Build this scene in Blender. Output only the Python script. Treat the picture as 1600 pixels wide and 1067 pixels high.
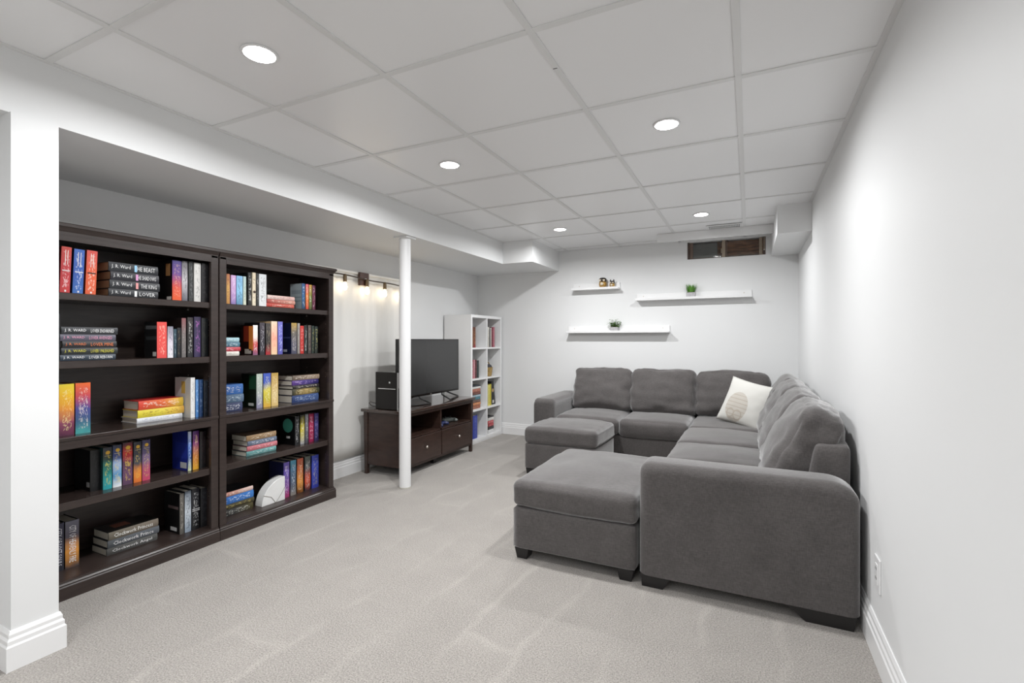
import bpy, bmesh, math, random
from mathutils import Vector, Matrix, noise
random.seed(7)
R = math.radians
for o in list(bpy.data.objects): bpy.data.objects.remove(o, do_unlink=True)
sc = bpy.context.scene
COL = sc.collection

# ------------------------------------------------------------------ camera, light, exposure
cam = bpy.data.objects.new('camera', bpy.data.cameras.new('camera')); COL.objects.link(cam)
cam.location = (0, 0, 1.14); cam.rotation_euler = (R(90), 0, R(25.97))
cam.data.sensor_width = 36; cam.data.lens = 36*761/1600; cam.data.shift_y = -0.0018
cam.data.clip_start = 0.02
sc.camera = cam
w = bpy.data.worlds.new('world'); sc.world = w; w.use_nodes = True
w.node_tree.nodes['Background'].inputs[0].default_value = (0.75, 0.82, 0.95, 1)
w.node_tree.nodes['Background'].inputs[1].default_value = 0.3
sc.view_settings.view_transform = 'Standard'; sc.view_settings.look = 'None'
sc.view_settings.gamma = 1; sc.view_settings.use_curve_mapping = False
sc.view_settings.exposure = 0.70
POT_W = 11.0          # watts of each recessed ceiling lamp
BULB_W = 0.05         # watts of each string-light bulb
# recessed ceiling lamps; the last four are out of view, added for fill light
POTS = [(-1.56, 1.16), (-1.56, 2.378), (-1.56, 4.21), (-.35, 2.378), (-.35, 4.21),
        (-1.56, -.06), (-.35, -.67), (-1.56, -1.28), (-.35, -1.89)]

# ------------------------------------------------------------------ room sizes (metres, floor z = 0)
ZC = 2.154; XL = -3.05; XR = .415; YB = 5.28; YF = -2.3
XS = -2.31; ZS = 1.93                      # soffit face and underside
GX = [-1.864, -1.255, -.646, -.038]        # ceiling grid lines along the room
GY = [1.4635 + .61*k for k in range(-6, 7)]

# ------------------------------------------------------------------ helpers
def lin(h):
    h = h.lstrip('#')
    v = [int(h[i:i+2], 16)/255 for i in (0, 2, 4)]
    return tuple((c/12.92 if c <= .04045 else ((c+.055)/1.055)**2.4) for c in v) + (1,)

def mat(name, col, rough=.5, metal=0, bump=None, var=None, spec=.5, sheen=0, coat=0, emit=None, stretch=None, trans=0, detail=4):
    """principled material; var=(scale, amount) colour mottling, bump=(scale, strength, distance)"""
    m = bpy.data.materials.new(name); m.use_nodes = True
    nt = m.node_tree; b = nt.nodes['Principled BSDF']
    c = lin(col) if isinstance(col, str) else tuple(col) + (1,)
    b.inputs['Base Color'].default_value = c
    b.inputs['Roughness'].default_value = rough; b.inputs['Metallic'].default_value = metal
    b.inputs['Specular IOR Level'].default_value = spec
    b.inputs['Sheen Weight'].default_value = sheen
    if sheen: b.inputs['Sheen Roughness'].default_value = .4
    b.inputs['Coat Weight'].default_value = coat
    b.inputs['Transmission Weight'].default_value = trans
    if emit:
        b.inputs['Emission Color'].default_value = tuple(emit[0]) + (1,); b.inputs['Emission Strength'].default_value = emit[1]
    if var or bump:
        tc = nt.nodes.new('ShaderNodeTexCoord'); mp = nt.nodes.new('ShaderNodeMapping')
        nt.links.new(tc.outputs['Object'], mp.inputs['Vector'])
        if stretch: mp.inputs['Scale'].default_value = stretch
    if var:
        n = nt.nodes.new('ShaderNodeTexNoise'); n.inputs['Scale'].default_value = var[0]; n.inputs['Detail'].default_value = detail
        nt.links.new(mp.outputs['Vector'], n.inputs['Vector'])
        mr = nt.nodes.new('ShaderNodeMapRange')
        mr.inputs['From Min'].default_value = .3; mr.inputs['From Max'].default_value = .7
        mr.inputs['To Min'].default_value = 1-var[1]; mr.inputs['To Max'].default_value = 1+var[1]
        nt.links.new(n.outputs['Fac'], mr.inputs['Value'])
        mx = nt.nodes.new('ShaderNodeVectorMath'); mx.operation = 'SCALE'
        mx.inputs[0].default_value = c[:3]
        nt.links.new(mr.outputs['Result'], mx.inputs['Scale'])
        nt.links.new(mx.outputs['Vector'], b.inputs['Base Color'])
    if bump:
        n2 = nt.nodes.new('ShaderNodeTexNoise'); n2.inputs['Scale'].default_value = bump[0]; n2.inputs['Detail'].default_value = 3
        nt.links.new(mp.outputs['Vector'], n2.inputs['Vector'])
        bp = nt.nodes.new('ShaderNodeBump'); bp.inputs['Strength'].default_value = bump[1]; bp.inputs['Distance'].default_value = bump[2]
        nt.links.new(n2.outputs['Fac'], bp.inputs['Height']); nt.links.new(bp.outputs['Normal'], b.inputs['Normal'])
    return m

def bx(bm, x0, x1, y0, y1, z0, z1):
    vs = [bm.verts.new(p) for p in ((x0,y0,z0),(x1,y0,z0),(x1,y1,z0),(x0,y1,z0),(x0,y0,z1),(x1,y0,z1),(x1,y1,z1),(x0,y1,z1))]
    for f in ((0,3,2,1),(4,5,6,7),(0,1,5,4),(1,2,6,5),(2,3,7,6),(3,0,4,7)): bm.faces.new([vs[i] for i in f])
    return vs

def BX(*a):
    bm = bmesh.new(); bx(bm, *a); return bm

def bevel(bm, r, seg=2):
    bmesh.ops.bevel(bm, geom=list(bm.edges), offset=r, segments=seg, profile=.5, affect='EDGES', clamp_overlap=True)
    return bm

def prism(bm, pts, axis, a, b):
    """closed polygon pts (2-D) extruded along axis from a to b. axis x: pts=(y,z); y: pts=(x,z); z: pts=(x,y)"""
    def P(p, t):
        return {'x': (t, p[0], p[1]), 'y': (p[0], t, p[1]), 'z': (p[0], p[1], t)}[axis]
    A = [bm.verts.new(P(p, a)) for p in pts]; B = [bm.verts.new(P(p, b)) for p in pts]
    n = len(pts)
    bm.faces.new(A); bm.faces.new(B[::-1])
    for i in range(n): bm.faces.new((A[i], B[i], B[(i+1) % n], A[(i+1) % n]))
    bmesh.ops.recalc_face_normals(bm, faces=list(bm.faces))
    return bm

def lathe(bm, prof, c=(0, 0, 0), n=24, axis='z'):
    rings = []
    for r, z in prof:
        ring = []
        for k in range(n):
            a = 2*math.pi*k/n; u, v = r*math.cos(a), r*math.sin(a)
            p = {'z': (u, v, z), 'y': (u, z, v), 'x': (z, u, v)}[axis]
            ring.append(bm.verts.new((c[0]+p[0], c[1]+p[1], c[2]+p[2])))
        rings.append(ring)
    for a, b in zip(rings, rings[1:]):
        for k in range(n): bm.faces.new((a[k], a[(k+1) % n], b[(k+1) % n], b[k]))
    bm.faces.new(rings[0][::-1]); bm.faces.new(rings[-1])
    bmesh.ops.recalc_face_normals(bm, faces=list(bm.faces))
    return bm

def tube(bm, pts, r, n=8):
    pts = [Vector(p) for p in pts]; rings = []
    for i, p in enumerate(pts):
        t = (pts[min(i+1, len(pts)-1)] - pts[max(i-1, 0)]).normalized()
        up = Vector((0, 0, 1)) if abs(t.z) < .9 else Vector((1, 0, 0))
        s = t.cross(up).normalized(); q = s.cross(t)
        rr = r[i] if isinstance(r, (list, tuple)) else r
        rings.append([bm.verts.new(p + rr*(math.cos(2*math.pi*k/n)*s + math.sin(2*math.pi*k/n)*q)) for k in range(n)])
    for a, b in zip(rings, rings[1:]):
        for k in range(n): bm.faces.new((a[k], a[(k+1) % n], b[(k+1) % n], b[k]))
    bm.faces.new(rings[0][::-1]); bm.faces.new(rings[-1])
    bmesh.ops.recalc_face_normals(bm, faces=list(bm.faces))
    return bm

def rounded(sx, sy, sz, r, n=10, puff=(0, 0, 0), wr=0, seed=0, ws=6.0, mtx=None):
    """soft box centred at 0, full sizes, edge radius r, puff = extra bulge on x/y/z faces, wr = wrinkle depth"""
    bm = bmesh.new(); h = Vector((sx/2, sy/2, sz/2)); seedv = Vector((seed*3.7, seed*1.3, seed*2.1))
    def warp(t): return math.copysign(1-(1-abs(t))**1.6, t)       # denser towards the edges
    cache = {}
    def vert(u):
        k = tuple(round(c, 5) for c in u)
        if k in cache: return cache[k]
        p = Vector((u[0]*h.x, u[1]*h.y, u[2]*h.z))
        q = Vector([max(-h[i]+r, min(h[i]-r, p[i])) for i in range(3)])
        d = p-q; nrm = d.normalized() if d.length > 1e-9 else Vector((0, 0, 1))
        if d.length > 1e-9: p = q + nrm*r
        e = [1-u[i]**2 for i in range(3)]
        p.x += u[0]*puff[0]*e[1]*e[2]; p.y += u[1]*puff[1]*e[0]*e[2]; p.z += u[2]*puff[2]*e[0]*e[1]
        if wr:
            s = p*ws + seedv
            a = noise.noise(Vector((s.x*.7, s.y*.7, s.z*1.8))); b2 = 1-abs(noise.noise(s*1.9))*2
            p += nrm*wr*(a + .5*b2)
        v = bm.verts.new(p); cache[k] = v; return v
    g = [warp(-1+2*i/n) for i in range(n+1)]
    for ax in range(3):
        for sgn in (-1, 1):
            for i in range(n):
                for j in range(n):
                    q = []
                    for (a, b2) in ((i, j), (i+1, j), (i+1, j+1), (i, j+1)):
                        u = [0, 0, 0]; u[ax] = sgn; u[(ax+1) % 3] = g[a]; u[(ax+2) % 3] = g[b2]; q.append(vert(u))
                    bm.faces.new(q if sgn > 0 else q[::-1])
    if mtx is not None: bmesh.ops.transform(bm, matrix=mtx, verts=list(bm.verts))
    return bm

def root(o):
    while o.parent: o = o.parent
    return o

def mk(name, bm, m, parent=None, smooth=False, local=False):
    """ONE mesh object; geometry is given in world coordinates and stored relative to its thing"""
    me = bpy.data.meshes.new(name)
    if parent is not None and not local:
        bmesh.ops.translate(bm, vec=-root(parent).location, verts=list(bm.verts))
    bm.normal_update()
    bm.to_mesh(me); bm.free()
    if m is not None:
        for x in (m if isinstance(m, (list, tuple)) else [m]): me.materials.append(x)
    if smooth:
        for p in me.polygons: p.use_smooth = True
    o = bpy.data.objects.new(name, me); COL.objects.link(o)
    if parent is not None: o.parent = parent
    return o

def share(name, src, parent, off):
    o = bpy.data.objects.new(name, src.data); COL.objects.link(o); o.parent = parent; o.location = off; return o

def tag(o, label, cat, group=None):
    o['label'] = label; o['category'] = cat
    if group: o['group'] = group
    return o

def thing(name, label, cat, loc=(0, 0, 0), rz=0, group=None):
    o = bpy.data.objects.new(name, None); COL.objects.link(o)
    o.empty_display_size = .1; o.location = loc; o.rotation_euler = (0, 0, rz)
    return tag(o, label, cat, group)

def struct(name, bm, m, parent=None, label=None, smooth=False):
    o = mk(name, bm, m, parent, smooth)
    if parent is None: o['kind'] = 'structure'
    if label: o['label'] = label
    return o

def autosmooth(o, ang=35):
    me = o.data
    for p in me.polygons: p.use_smooth = True
    bm = bmesh.new(); bm.from_mesh(me)
    for e in bm.edges:
        if len(e.link_faces) == 2 and e.calc_face_angle(0) > R(ang): e.smooth = False
    bm.to_mesh(me); bm.free(); return o

# ------------------------------------------------------------------ materials
M = {}
M['wall'] = mat('wall_paint', (.785, .79, .79), .55, bump=(90, .05, .002), var=(1.2, .012))
M['ceil'] = mat('ceiling_tile', (.90, .90, .905), .30, bump=(160, .06, .001), spec=.4)
M['grid'] = mat('grid_metal', (.78, .78, .775), .4)
M['trimw'] = mat('trim_paint', (.84, .84, .84), .3)
M['white'] = mat('white_laminate', (.84, .84, .84), .3)
M['steel'] = mat('white_steel', (.80, .80, .80), .4, bump=(40, .05, .003))
M['sofa'] = mat('grey_chenille', (.104, .097, .095), .9, bump=(420, .5, .002), var=(130, .22), spec=.2, sheen=.8, stretch=(.7, .7, 1.8))
M['foot'] = mat('black_plastic', (.012, .011, .011), .35)
M['espresso'] = mat('espresso_wood', (.036, .025, .022), .32, var=(7, .22), bump=(60, .06, .001), stretch=(1, 1, 9), spec=.5)
M['espresso_h'] = mat('espresso_wood_shelf', (.036, .025, .022), .20, var=(7, .22), stretch=(6, 1, 6), spec=.55)
M['tvwood'] = mat('walnut_stain', (.040, .022, .017), .28, var=(6, .25), stretch=(2, 2, 8), spec=.5)
M['tvtop'] = mat('walnut_gloss', (.045, .026, .020), .10, var=(6, .25), stretch=(2, 2, 8), spec=.7, coat=.6)
M['brass'] = mat('brushed_nickel', (.75, .70, .64), .28, metal=1)
M['black'] = mat('black_gloss', (.008, .006, .005), .10, spec=.3)
M['blackm'] = mat('black_matte', (.018, .018, .018), .5)
M['screen'] = mat('screen_glass', (.028, .028, .028), .22, spec=.6)
M['paper'] = mat('page_paper', (.72, .68, .58), .8, var=(300, .12), stretch=(1, 1, 1))
M['papert'] = mat('page_paper_tan', (.42, .27, .15), .8, var=(300, .15))
M['curtain'] = mat('sheer_curtain', (.84, .83, .80), .8, trans=0)
M['led'] = mat('led_lens', (1, 1, 1), .5, emit=((1, .98, .95), 14))
M['filament'] = mat('warm_bulb', (1, .85, .6), .4, emit=((1, .84, .60), 6))
M['socket'] = mat('bronze_socket', (.16, .11, .06), .4, metal=.4)
M['cord'] = mat('dark_cord', (.05, .035, .028), .6)
M['walnut'] = mat('walnut_block', (.07, .03, .02), .4, var=(9, .3), stretch=(1, 8, 1))
M['ink'] = mat('silver_ink', (.82, .82, .80), .5)

def fabric(name, col, amt=.30):
    m = mat(name, col, .9, spec=.2, sheen=.8); nt = m.node_tree; N = nt.nodes.new; L = nt.links.new; b = nt.nodes['Principled BSDF']
    tc = N('ShaderNodeTexCoord'); outs = []
    for sc_, s in (((1, 1, 9), 55), ((8, 8, 1), 55), ((1, 1, 1), 9)):
        mp = N('ShaderNodeMapping'); mp.inputs['Scale'].default_value = sc_; L(tc.outputs['Object'], mp.inputs[0])
        n = N('ShaderNodeTexNoise'); n.inputs['Scale'].default_value = s; n.inputs['Detail'].default_value = 3; L(mp.outputs[0], n.inputs['Vector']); outs.append(n.outputs['Fac'])
    q = N('ShaderNodeMath'); L(outs[0], q.inputs[0]); L(outs[1], q.inputs[1])
    k = N('ShaderNodeMath'); k.operation = 'MULTIPLY_ADD'; k.inputs[1].default_value = .5; L(outs[2], k.inputs[0]); L(q.outputs[0], k.inputs[2])
    mr = N('ShaderNodeMapRange'); mr.inputs['From Min'].default_value = .9; mr.inputs['From Max'].default_value = 1.6; mr.inputs['To Min'].default_value = 1-amt; mr.inputs['To Max'].default_value = 1+amt; L(k.outputs[0], mr.inputs['Value'])
    v = N('ShaderNodeVectorMath'); v.operation = 'SCALE'; v.inputs[0].default_value = col; L(mr.outputs[0], v.inputs['Scale']); L(v.outputs[0], b.inputs['Base Color'])
    bp = N('ShaderNodeBump'); bp.inputs['Strength'].default_value = .35; bp.inputs['Distance'].default_value = .002; L(q.outputs[0], bp.inputs['Height']); L(bp.outputs[0], b.inputs['Normal'])
    return m
M['sofa'] = fabric('grey_chenille', (.096, .088, .086))

def carpet():
    m = bpy.data.materials.new('carpet'); m.use_nodes = True
    nt = m.node_tree; N = nt.nodes.new; L = nt.links.new; b = nt.nodes['Principled BSDF']
    b.inputs['Roughness'].default_value = .95; b.inputs['Specular IOR Level'].default_value = .1; b.inputs['Sheen Weight'].default_value = .2
    tc = N('ShaderNodeTexCoord')
    # nap left by a vacuum cleaner: long strokes along the room, with turned ends
    nz = N('ShaderNodeTexNoise'); nz.inputs['Scale'].default_value = 2.2; nz.inputs['Detail'].default_value = 2
    L(tc.outputs['Object'], nz.inputs['Vector'])
    sub = N('ShaderNodeVectorMath'); sub.operation = 'SUBTRACT'; sub.inputs[1].default_value = (.5, .5, .5); L(nz.outputs['Color'], sub.inputs[0])
    scl = N('ShaderNodeVectorMath'); scl.operation = 'SCALE'; scl.inputs['Scale'].default_value = .22; L(sub.outputs[0], scl.inputs[0])
    add = N('ShaderNodeVectorMath'); L(tc.outputs['Object'], add.inputs[0]); L(scl.outputs[0], add.inputs[1])
    mp = N('ShaderNodeMapping'); mp.inputs['Rotation'].default_value = (0, 0, R(93)); L(add.outputs[0], mp.inputs['Vector'])
    br = N('ShaderNodeTexBrick'); br.inputs['Scale'].default_value = 1; br.inputs['Brick Width'].default_value = 1.15; br.inputs['Row Height'].default_value = .27
    br.inputs['Mortar Size'].default_value = .03; br.inputs['Mortar Smooth'].default_value = 1.0; br.offset = .37
    br.inputs['Color1'].default_value = (0, 0, 0, 1); br.inputs['Color2'].default_value = (.35, .35, .35, 1); br.inputs['Mortar'].default_value = (1, 1, 1, 1)
    L(mp.outputs[0], br.inputs['Vector'])
    fine = N('ShaderNodeTexNoise'); fine.inputs['Scale'].default_value = 185; fine.inputs['Detail'].default_value = 3; L(tc.outputs['Object'], fine.inputs['Vector'])
    mid = N('ShaderNodeTexNoise'); mid.inputs['Scale'].default_value = 5; mid.inputs['Detail'].default_value = 5; L(tc.outputs['Object'], mid.inputs['Vector'])
    def mul(o, k, off):
        q = N('ShaderNodeMath'); q.operation = 'MULTIPLY_ADD'; q.inputs[1].default_value = k; q.inputs[2].default_value = off; L(o, q.inputs[0]); return q.outputs[0]
    sep = N('ShaderNodeSeparateColor')
    msk = N('ShaderNodeTexNoise'); msk.inputs['Scale'].default_value = 1.7; msk.inputs['Detail'].default_value = 3; L(tc.outputs['Object'], msk.inputs['Vector'])
    mrg = N('ShaderNodeMapRange'); mrg.inputs['From Min'].default_value = .42; mrg.inputs['From Max'].default_value = .6; L(msk.outputs['Fac'], mrg.inputs['Value'])
    vmk = N('ShaderNodeVectorMath'); vmk.operation = 'SCALE'; L(br.outputs['Color'], vmk.inputs[0]); L(mrg.outputs[0], vmk.inputs['Scale']); L(vmk.outputs[0], sep.inputs[0])
    f1 = mul(fine.outputs['Fac'], 1.8, -.9); f2 = mul(mid.outputs['Fac'], .22, -.11); f3 = mul(sep.outputs[0], .17, 1.0)
    s1 = N('ShaderNodeMath'); L(f1, s1.inputs[0]); L(f2, s1.inputs[1])
    s2 = N('ShaderNodeMath'); L(s1.outputs[0], s2.inputs[0]); L(f3, s2.inputs[1])
    vm = N('ShaderNodeVectorMath'); vm.operation = 'SCALE'; vm.inputs[0].default_value = (.335, .312, .288); L(s2.outputs[0], vm.inputs['Scale'])
    L(vm.outputs[0], b.inputs['Base Color'])
    bp = N('ShaderNodeBump'); bp.inputs['Strength'].default_value = .8; bp.inputs['Distance'].default_value = .006
    L(fine.outputs['Fac'], bp.inputs['Height']); L(bp.outputs[0], b.inputs['Normal'])
    return m
M['carpet'] = carpet()

def book_mat(stops, accent, axis, seed, art=.35, rough=.4):
    """painted spine: colour stops along the spine plus printed blotches in an accent colour"""
    m = bpy.data.materials.new('book_spine'); m.use_nodes = True
    nt = m.node_tree; N = nt.nodes.new; L = nt.links.new; b = nt.nodes['Principled BSDF']
    b.inputs['Roughness'].default_value = rough
    tc = N('ShaderNodeTexCoord'); sp = N('ShaderNodeSeparateXYZ'); L(tc.outputs['Generated'], sp.inputs[0])
    rp = N('ShaderNodeValToRGB'); e = rp.color_ramp.elements
    n = len(stops)
    e[0].position = 0; e[0].color = lin(stops[0]); e[1].position = 1; e[1].color = lin(stops[-1])
    for i in range(1, n-1):
        q = e.new(i/(n-1)); q.color = lin(stops[i])
    nz = N('ShaderNodeTexNoise'); nz.inputs['Scale'].default_value = 22; nz.inputs['Detail'].default_value = 3
    mp = N('ShaderNodeMapping'); mp.inputs['Location'].default_value = (seed*1.37, seed*.71, seed*2.3)
    L(tc.outputs['Object'], mp.inputs[0]); L(mp.outputs[0], nz.inputs['Vector'])
    ad = N('ShaderNodeMath'); ad.operation = 'MULTIPLY_ADD'; ad.inputs[1].default_value = .28 if n > 2 else .1
    L(nz.outputs['Fac'], ad.inputs[0])
    of = N('ShaderNodeMath'); of.inputs[1].default_value = -.14 if n > 2 else -.05
    L(sp.outputs[axis], of.inputs[0]); L(of.outputs[0], ad.inputs[2]); L(ad.outputs[0], rp.inputs[0])
    # print: small blotches kept to the middle strip of the spine
    vo = N('ShaderNodeTexNoise'); vo.inputs['Scale'].default_value = 190 if n < 4 else 75; vo.inputs['Detail'].default_value = 1; vo.inputs['Distortion'].default_value = 0 if n < 4 else 2.5
    mp2 = N('ShaderNodeMapping'); mp2.inputs['Scale'].default_value = (1, 1, .45) if axis == 2 else (1, .45, 1); mp2.inputs['Location'].default_value = (seed, seed*.3, seed*.9)
    L(tc.outputs['Object'], mp2.inputs[0]); L(mp2.outputs[0], vo.inputs['Vector'])
    th = N('ShaderNodeMapRange'); th.inputs['From Min'].default_value = .54; th.inputs['From Max'].default_value = .60; L(vo.outputs['Fac'], th.inputs['Value'])
    ac = 1 if axis == 2 else 2                        # axis across the spine
    def band(out, a, c2):
        q = N('ShaderNodeMath'); q.operation = 'SUBTRACT'; q.inputs[1].default_value = .5; L(out, q.inputs[0])
        q1 = N('ShaderNodeMath'); q1.operation = 'ABSOLUTE'; L(q.outputs[0], q1.inputs[0])
        q2 = N('ShaderNodeMath'); q2.operation = 'LESS_THAN'; q2.inputs[1].default_value = a; L(q1.outputs[0], q2.inputs[0]); return q2.outputs[0]
    k1 = N('ShaderNodeMath'); k1.operation = 'MULTIPLY'; L(band(sp.outputs[ac], .3, 0), k1.inputs[0]); L(band(sp.outputs[axis], .4, 0), k1.inputs[1])
    k2 = N('ShaderNodeMath'); k2.operation = 'MULTIPLY'; L(k1.outputs[0], k2.inputs[0]); L(th.outputs[0], k2.inputs[1])
    k3 = N('ShaderNodeMath'); k3.operation = 'MULTIPLY'; k3.inputs[1].default_value = art; L(k2.outputs[0], k3.inputs[0])
    mx = N('ShaderNodeMix'); mx.data_type = 'RGBA'; L(k3.outputs[0], mx.inputs['Factor']); L(rp.outputs[0], mx.inputs['A']); mx.inputs['B'].default_value = lin(accent)
    L(mx.outputs['Result'], b.inputs['Base Color'])
    return m
_cm = {}
def flat(hexv, rough=.4):
    k = (hexv, rough)
    if k not in _cm: _cm[k] = mat('print_'+hexv, hexv, rough)
    return _cm[k]

def text_mesh(txt, length, height, place):
    """lettering as a thin flat mesh; place maps (u along text, v up) to a 3-D point"""
    cu = bpy.data.curves.new('t', 'FONT'); cu.body = txt; cu.resolution_u = 1
    ob = bpy.data.objects.new('t', cu); COL.objects.link(ob)
    bpy.context.view_layer.update()
    me = bpy.data.meshes.new_from_object(ob.evaluated_get(bpy.context.evaluated_depsgraph_get()))
    bpy.data.objects.remove(ob, do_unlink=True); bpy.data.curves.remove(cu)
    bm = bmesh.new(); bm.from_mesh(me); bpy.data.meshes.remove(me)
    xs = [v.co.x for v in bm.verts]; ys = [v.co.y for v in bm.verts]
    if not xs: return bm
    sx = length/(max(xs)-min(xs)); sy = height/(max(ys)-min(ys)); x0, y0 = min(xs), min(ys)
    for v in bm.verts: v.co = place((v.co.x-x0)*sx, (v.co.y-y0)*sy)
    return bm

# ================================================================== ROOM
f = struct('floor', BX(XL, XR, YF, YB, -.05, 0), M['carpet'], label='beige cut-pile carpet with vacuum strokes')
struct('wall_right', BX(XR, XR+.1, YF, YB+.1, 0, ZC+.1), M['wall'], label='white painted wall behind the sofa')
struct('wall_left', BX(XL-.1, XL, YF, YB+.1, 0, ZC+.1), M['wall'])
struct('wall_rear', BX(XL-.1, XR+.1, YF-.1, YF, 0, ZC+.1), M['wall'])
WX0, WX1, WZ0, WZ1 = -.571, .142, 1.96, 2.135
bm = bmesh.new()
bx(bm, XL, WX0, YB, YB+.12, 0, ZC+.1); bx(bm, WX1, XR, YB, YB+.12, 0, ZC+.1)
bx(bm, WX0, WX1, YB, YB+.12, 0, WZ0); bx(bm, WX0, WX1, YB, YB+.12, WZ1, ZC+.1)
struct('wall_back', bm, M['wall'])
# short stub wall that carries the soffit
struct('wall_stub', BX(XL, -2.295, .755, .885, 0, ZS), M['wall'], label='white end of a short partition wall')
# soffit along the left wall with the boxed-out duct at its far end
bm = bmesh.new()
bx(bm, XL, XS, YF, YB, ZS, ZC+.08); bx(bm, XS, -1.97, 4.52, YB, ZS, ZC+.08)
struct('ceiling_soffit', bm, M['wall'], label='white drywall soffit along the left wall')
struct('ceiling_bulkhead', BX(.19, XR, 4.18, YB, 1.94, ZC+.08), M['wall'], label='white boxed duct in the corner beside the window')
struct('trim_1', bevel(BX(-.80, .19, 4.83, 4.855, 2.075, ZC), .002, 1), M['trimw'], label='white board hanging below the ceiling before the window')

def base_profile(t=1):
    return [(0, 0), (.017*t, 0), (.017*t, .082), (.013*t, .088), (.013*t, .102), (.0085*t, .110), (.0085*t, .122), (.004*t, .134), (0, .134)]
def baseboard(name, axis, pos, sgn, a, b):
    bm = bmesh.new(); prism(bm, [(pos+sgn*p, z) for p, z in base_profile()], axis, a, b)
    return struct(name, bm, M['trimw'])
baseboard('baseboard_left', 'y', XL, 1, .91, YB)
baseboard('baseboard_right', 'y', XR, -1, YF, YB)
baseboard('baseboard_back', 'x', YB, -1, XL+.017, XR-.017)
baseboard('baseboard_rear', 'x', YF, 1, XL+.017, XR-.017)
bm = bmesh.new(); cols_ = []                     # mitred around the stub end
for p, z in base_profile():
    cols_.append([bm.verts.new(q) for q in ((XL, .755-p, z), (-2.295+p, .755-p, z), (-2.295+p, .885+p, z), (XL, .885+p, z))])
for A, B in zip(cols_, cols_[1:]):
    for k in range(3): bm.faces.new((A[k], A[k+1], B[k+1], B[k]))
bmesh.ops.recalc_face_normals(bm, faces=list(bm.faces))
struct('baseboard_stub', bm, M['trimw'])

# ------------------------------------------------------------------ suspended ceiling
ce = struct('ceiling', BX(XL, XR, YF, YB, ZC+.03, ZC+.06), M['blackm'], label='suspended ceiling of white square tiles')
XS_ = [XS+.002] + GX + [XR]
YS_ = [YF] + [y for y in GY if y > YF+.1] + [YB]
_t = {}
for i in range(len(XS_)-1):
    for j in range(len(YS_)-1):
        x0, x1, y0, y1 = XS_[i], XS_[i+1], YS_[j], YS_[j+1]
        k = (round(x1-x0, 3), round(y1-y0, 3)); c = ((x0+x1)/2, (y0+y1)/2, 0)
        if k not in _t:
            b2 = bevel(BX(-k[0]/2+.002, k[0]/2-.002, -k[1]/2+.002, k[1]/2-.002, ZC+.0005, ZC+.014), .0015, 1)
            o = mk('ceiling_tile', b2, M['ceil'], ce, local=True); _t[k] = o; o.location = c
        else: share('ceiling_tile', _t[k], ce, c)
for x in GX:
    mk('main_tee', BX(x-.012, x+.012, YF, YB, ZC-.004, ZC), M['grid'], ce)
for y in YS_[1:-1]:
    for i in range(len(XS_)-1):
        a = XS_[i]+(.012 if i else 0); b2 = XS_[i+1]-(.012 if i < len(XS_)-2 else 0)
        mk('cross_tee', BX(a, b2, y-.012, y+.012, ZC-.0035, ZC), M['grid'], ce)
mk('wall_angle', BX(XR-.02, XR, YF, YB, ZC-.004, ZC), M['grid'], ce)
mk('wall_angle', BX(XS, XS+.02, YF, YB, ZC-.004, ZC), M['grid'], ce)
mk('wall_angle', BX(-1.97, XR, YB-.02, YB, ZC-.004, ZC), M['grid'], ce)
# T-bar splice clip with a dark notch
mk('splice_notch', BX(-.646-.012, -.646+.004, 1.70, 1.703, ZC-.0048, ZC-.004), M['blackm'], ce)

# ------------------------------------------------------------------ recessed lamps
PL = ['round recessed ceiling light over the floor before the bookcases', 'round recessed ceiling light between the bookcases and the grey ottoman',
      'round recessed ceiling light near the boxed-out soffit end', 'round recessed ceiling light above the sofa arm and chaise',
      'round recessed ceiling light beside the ceiling vent', 'added unseen fill light in the ceiling, near the stub wall end', 'added unseen fill light in the ceiling, by the white wall behind the camera',
      'added unseen fill light in the ceiling, soffit side of the rear half', 'added unseen fill light in the ceiling, closest to the rear wall']
for i, (x, y) in enumerate(POTS):
    t = thing('recessed_light', PL[i], 'ceiling light', (x, y, ZC), 0, 'recessed ceiling lights')
    bm = bmesh.new(); lathe(bm, [(.052, -.001), (.062, -.001), (.061, -.004), (.053, -.005)], (x, y, ZC), 32)
    mk('trim_ring', bm, M['trimw'], t, True)
    bm = bmesh.new(); lathe(bm, [(.0525, -.002), (.0525, -.005), (.045, -.0065), (.02, -.007)], (x, y, ZC), 32)
    mk('lens', bm, M['led'], t, True)
    ld = bpy.data.lights.new('lamp', 'AREA'); ld.shape = 'DISK'; ld.size = .098; ld.energy = POT_W*(1.12 if x < -1 else .76)*(1 if y > 1 else .72 if y < -.5 else .4); ld.color = (.98, .99, 1); ld.spread = R(170)
    lo = bpy.data.objects.new('lamp', ld); COL.objects.link(lo); lo.parent = t; lo.location = (0, 0, -.009)

# ------------------------------------------------------------------ ceiling vent
t = thing('ceiling_vent', 'small white slotted ceiling vent before the window board', 'vent', (-.2, 4.735, ZC-.004))
mk('frame', bevel(BX(-.345, -.055, 4.65, 4.81, ZC-.007, ZC-.004), .001, 1), M['grid'], t)
for k in range(20):
    x = -.325 + k*.0128
    mk('slot', BX(x, x+.0064, 4.68, 4.725, ZC-.0078, ZC-.0068), M['blackm'], t)
    mk('slot', BX(x, x+.0064, 4.745, 4.79, ZC-.0078, ZC-.0068), M['blackm'], t)

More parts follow.
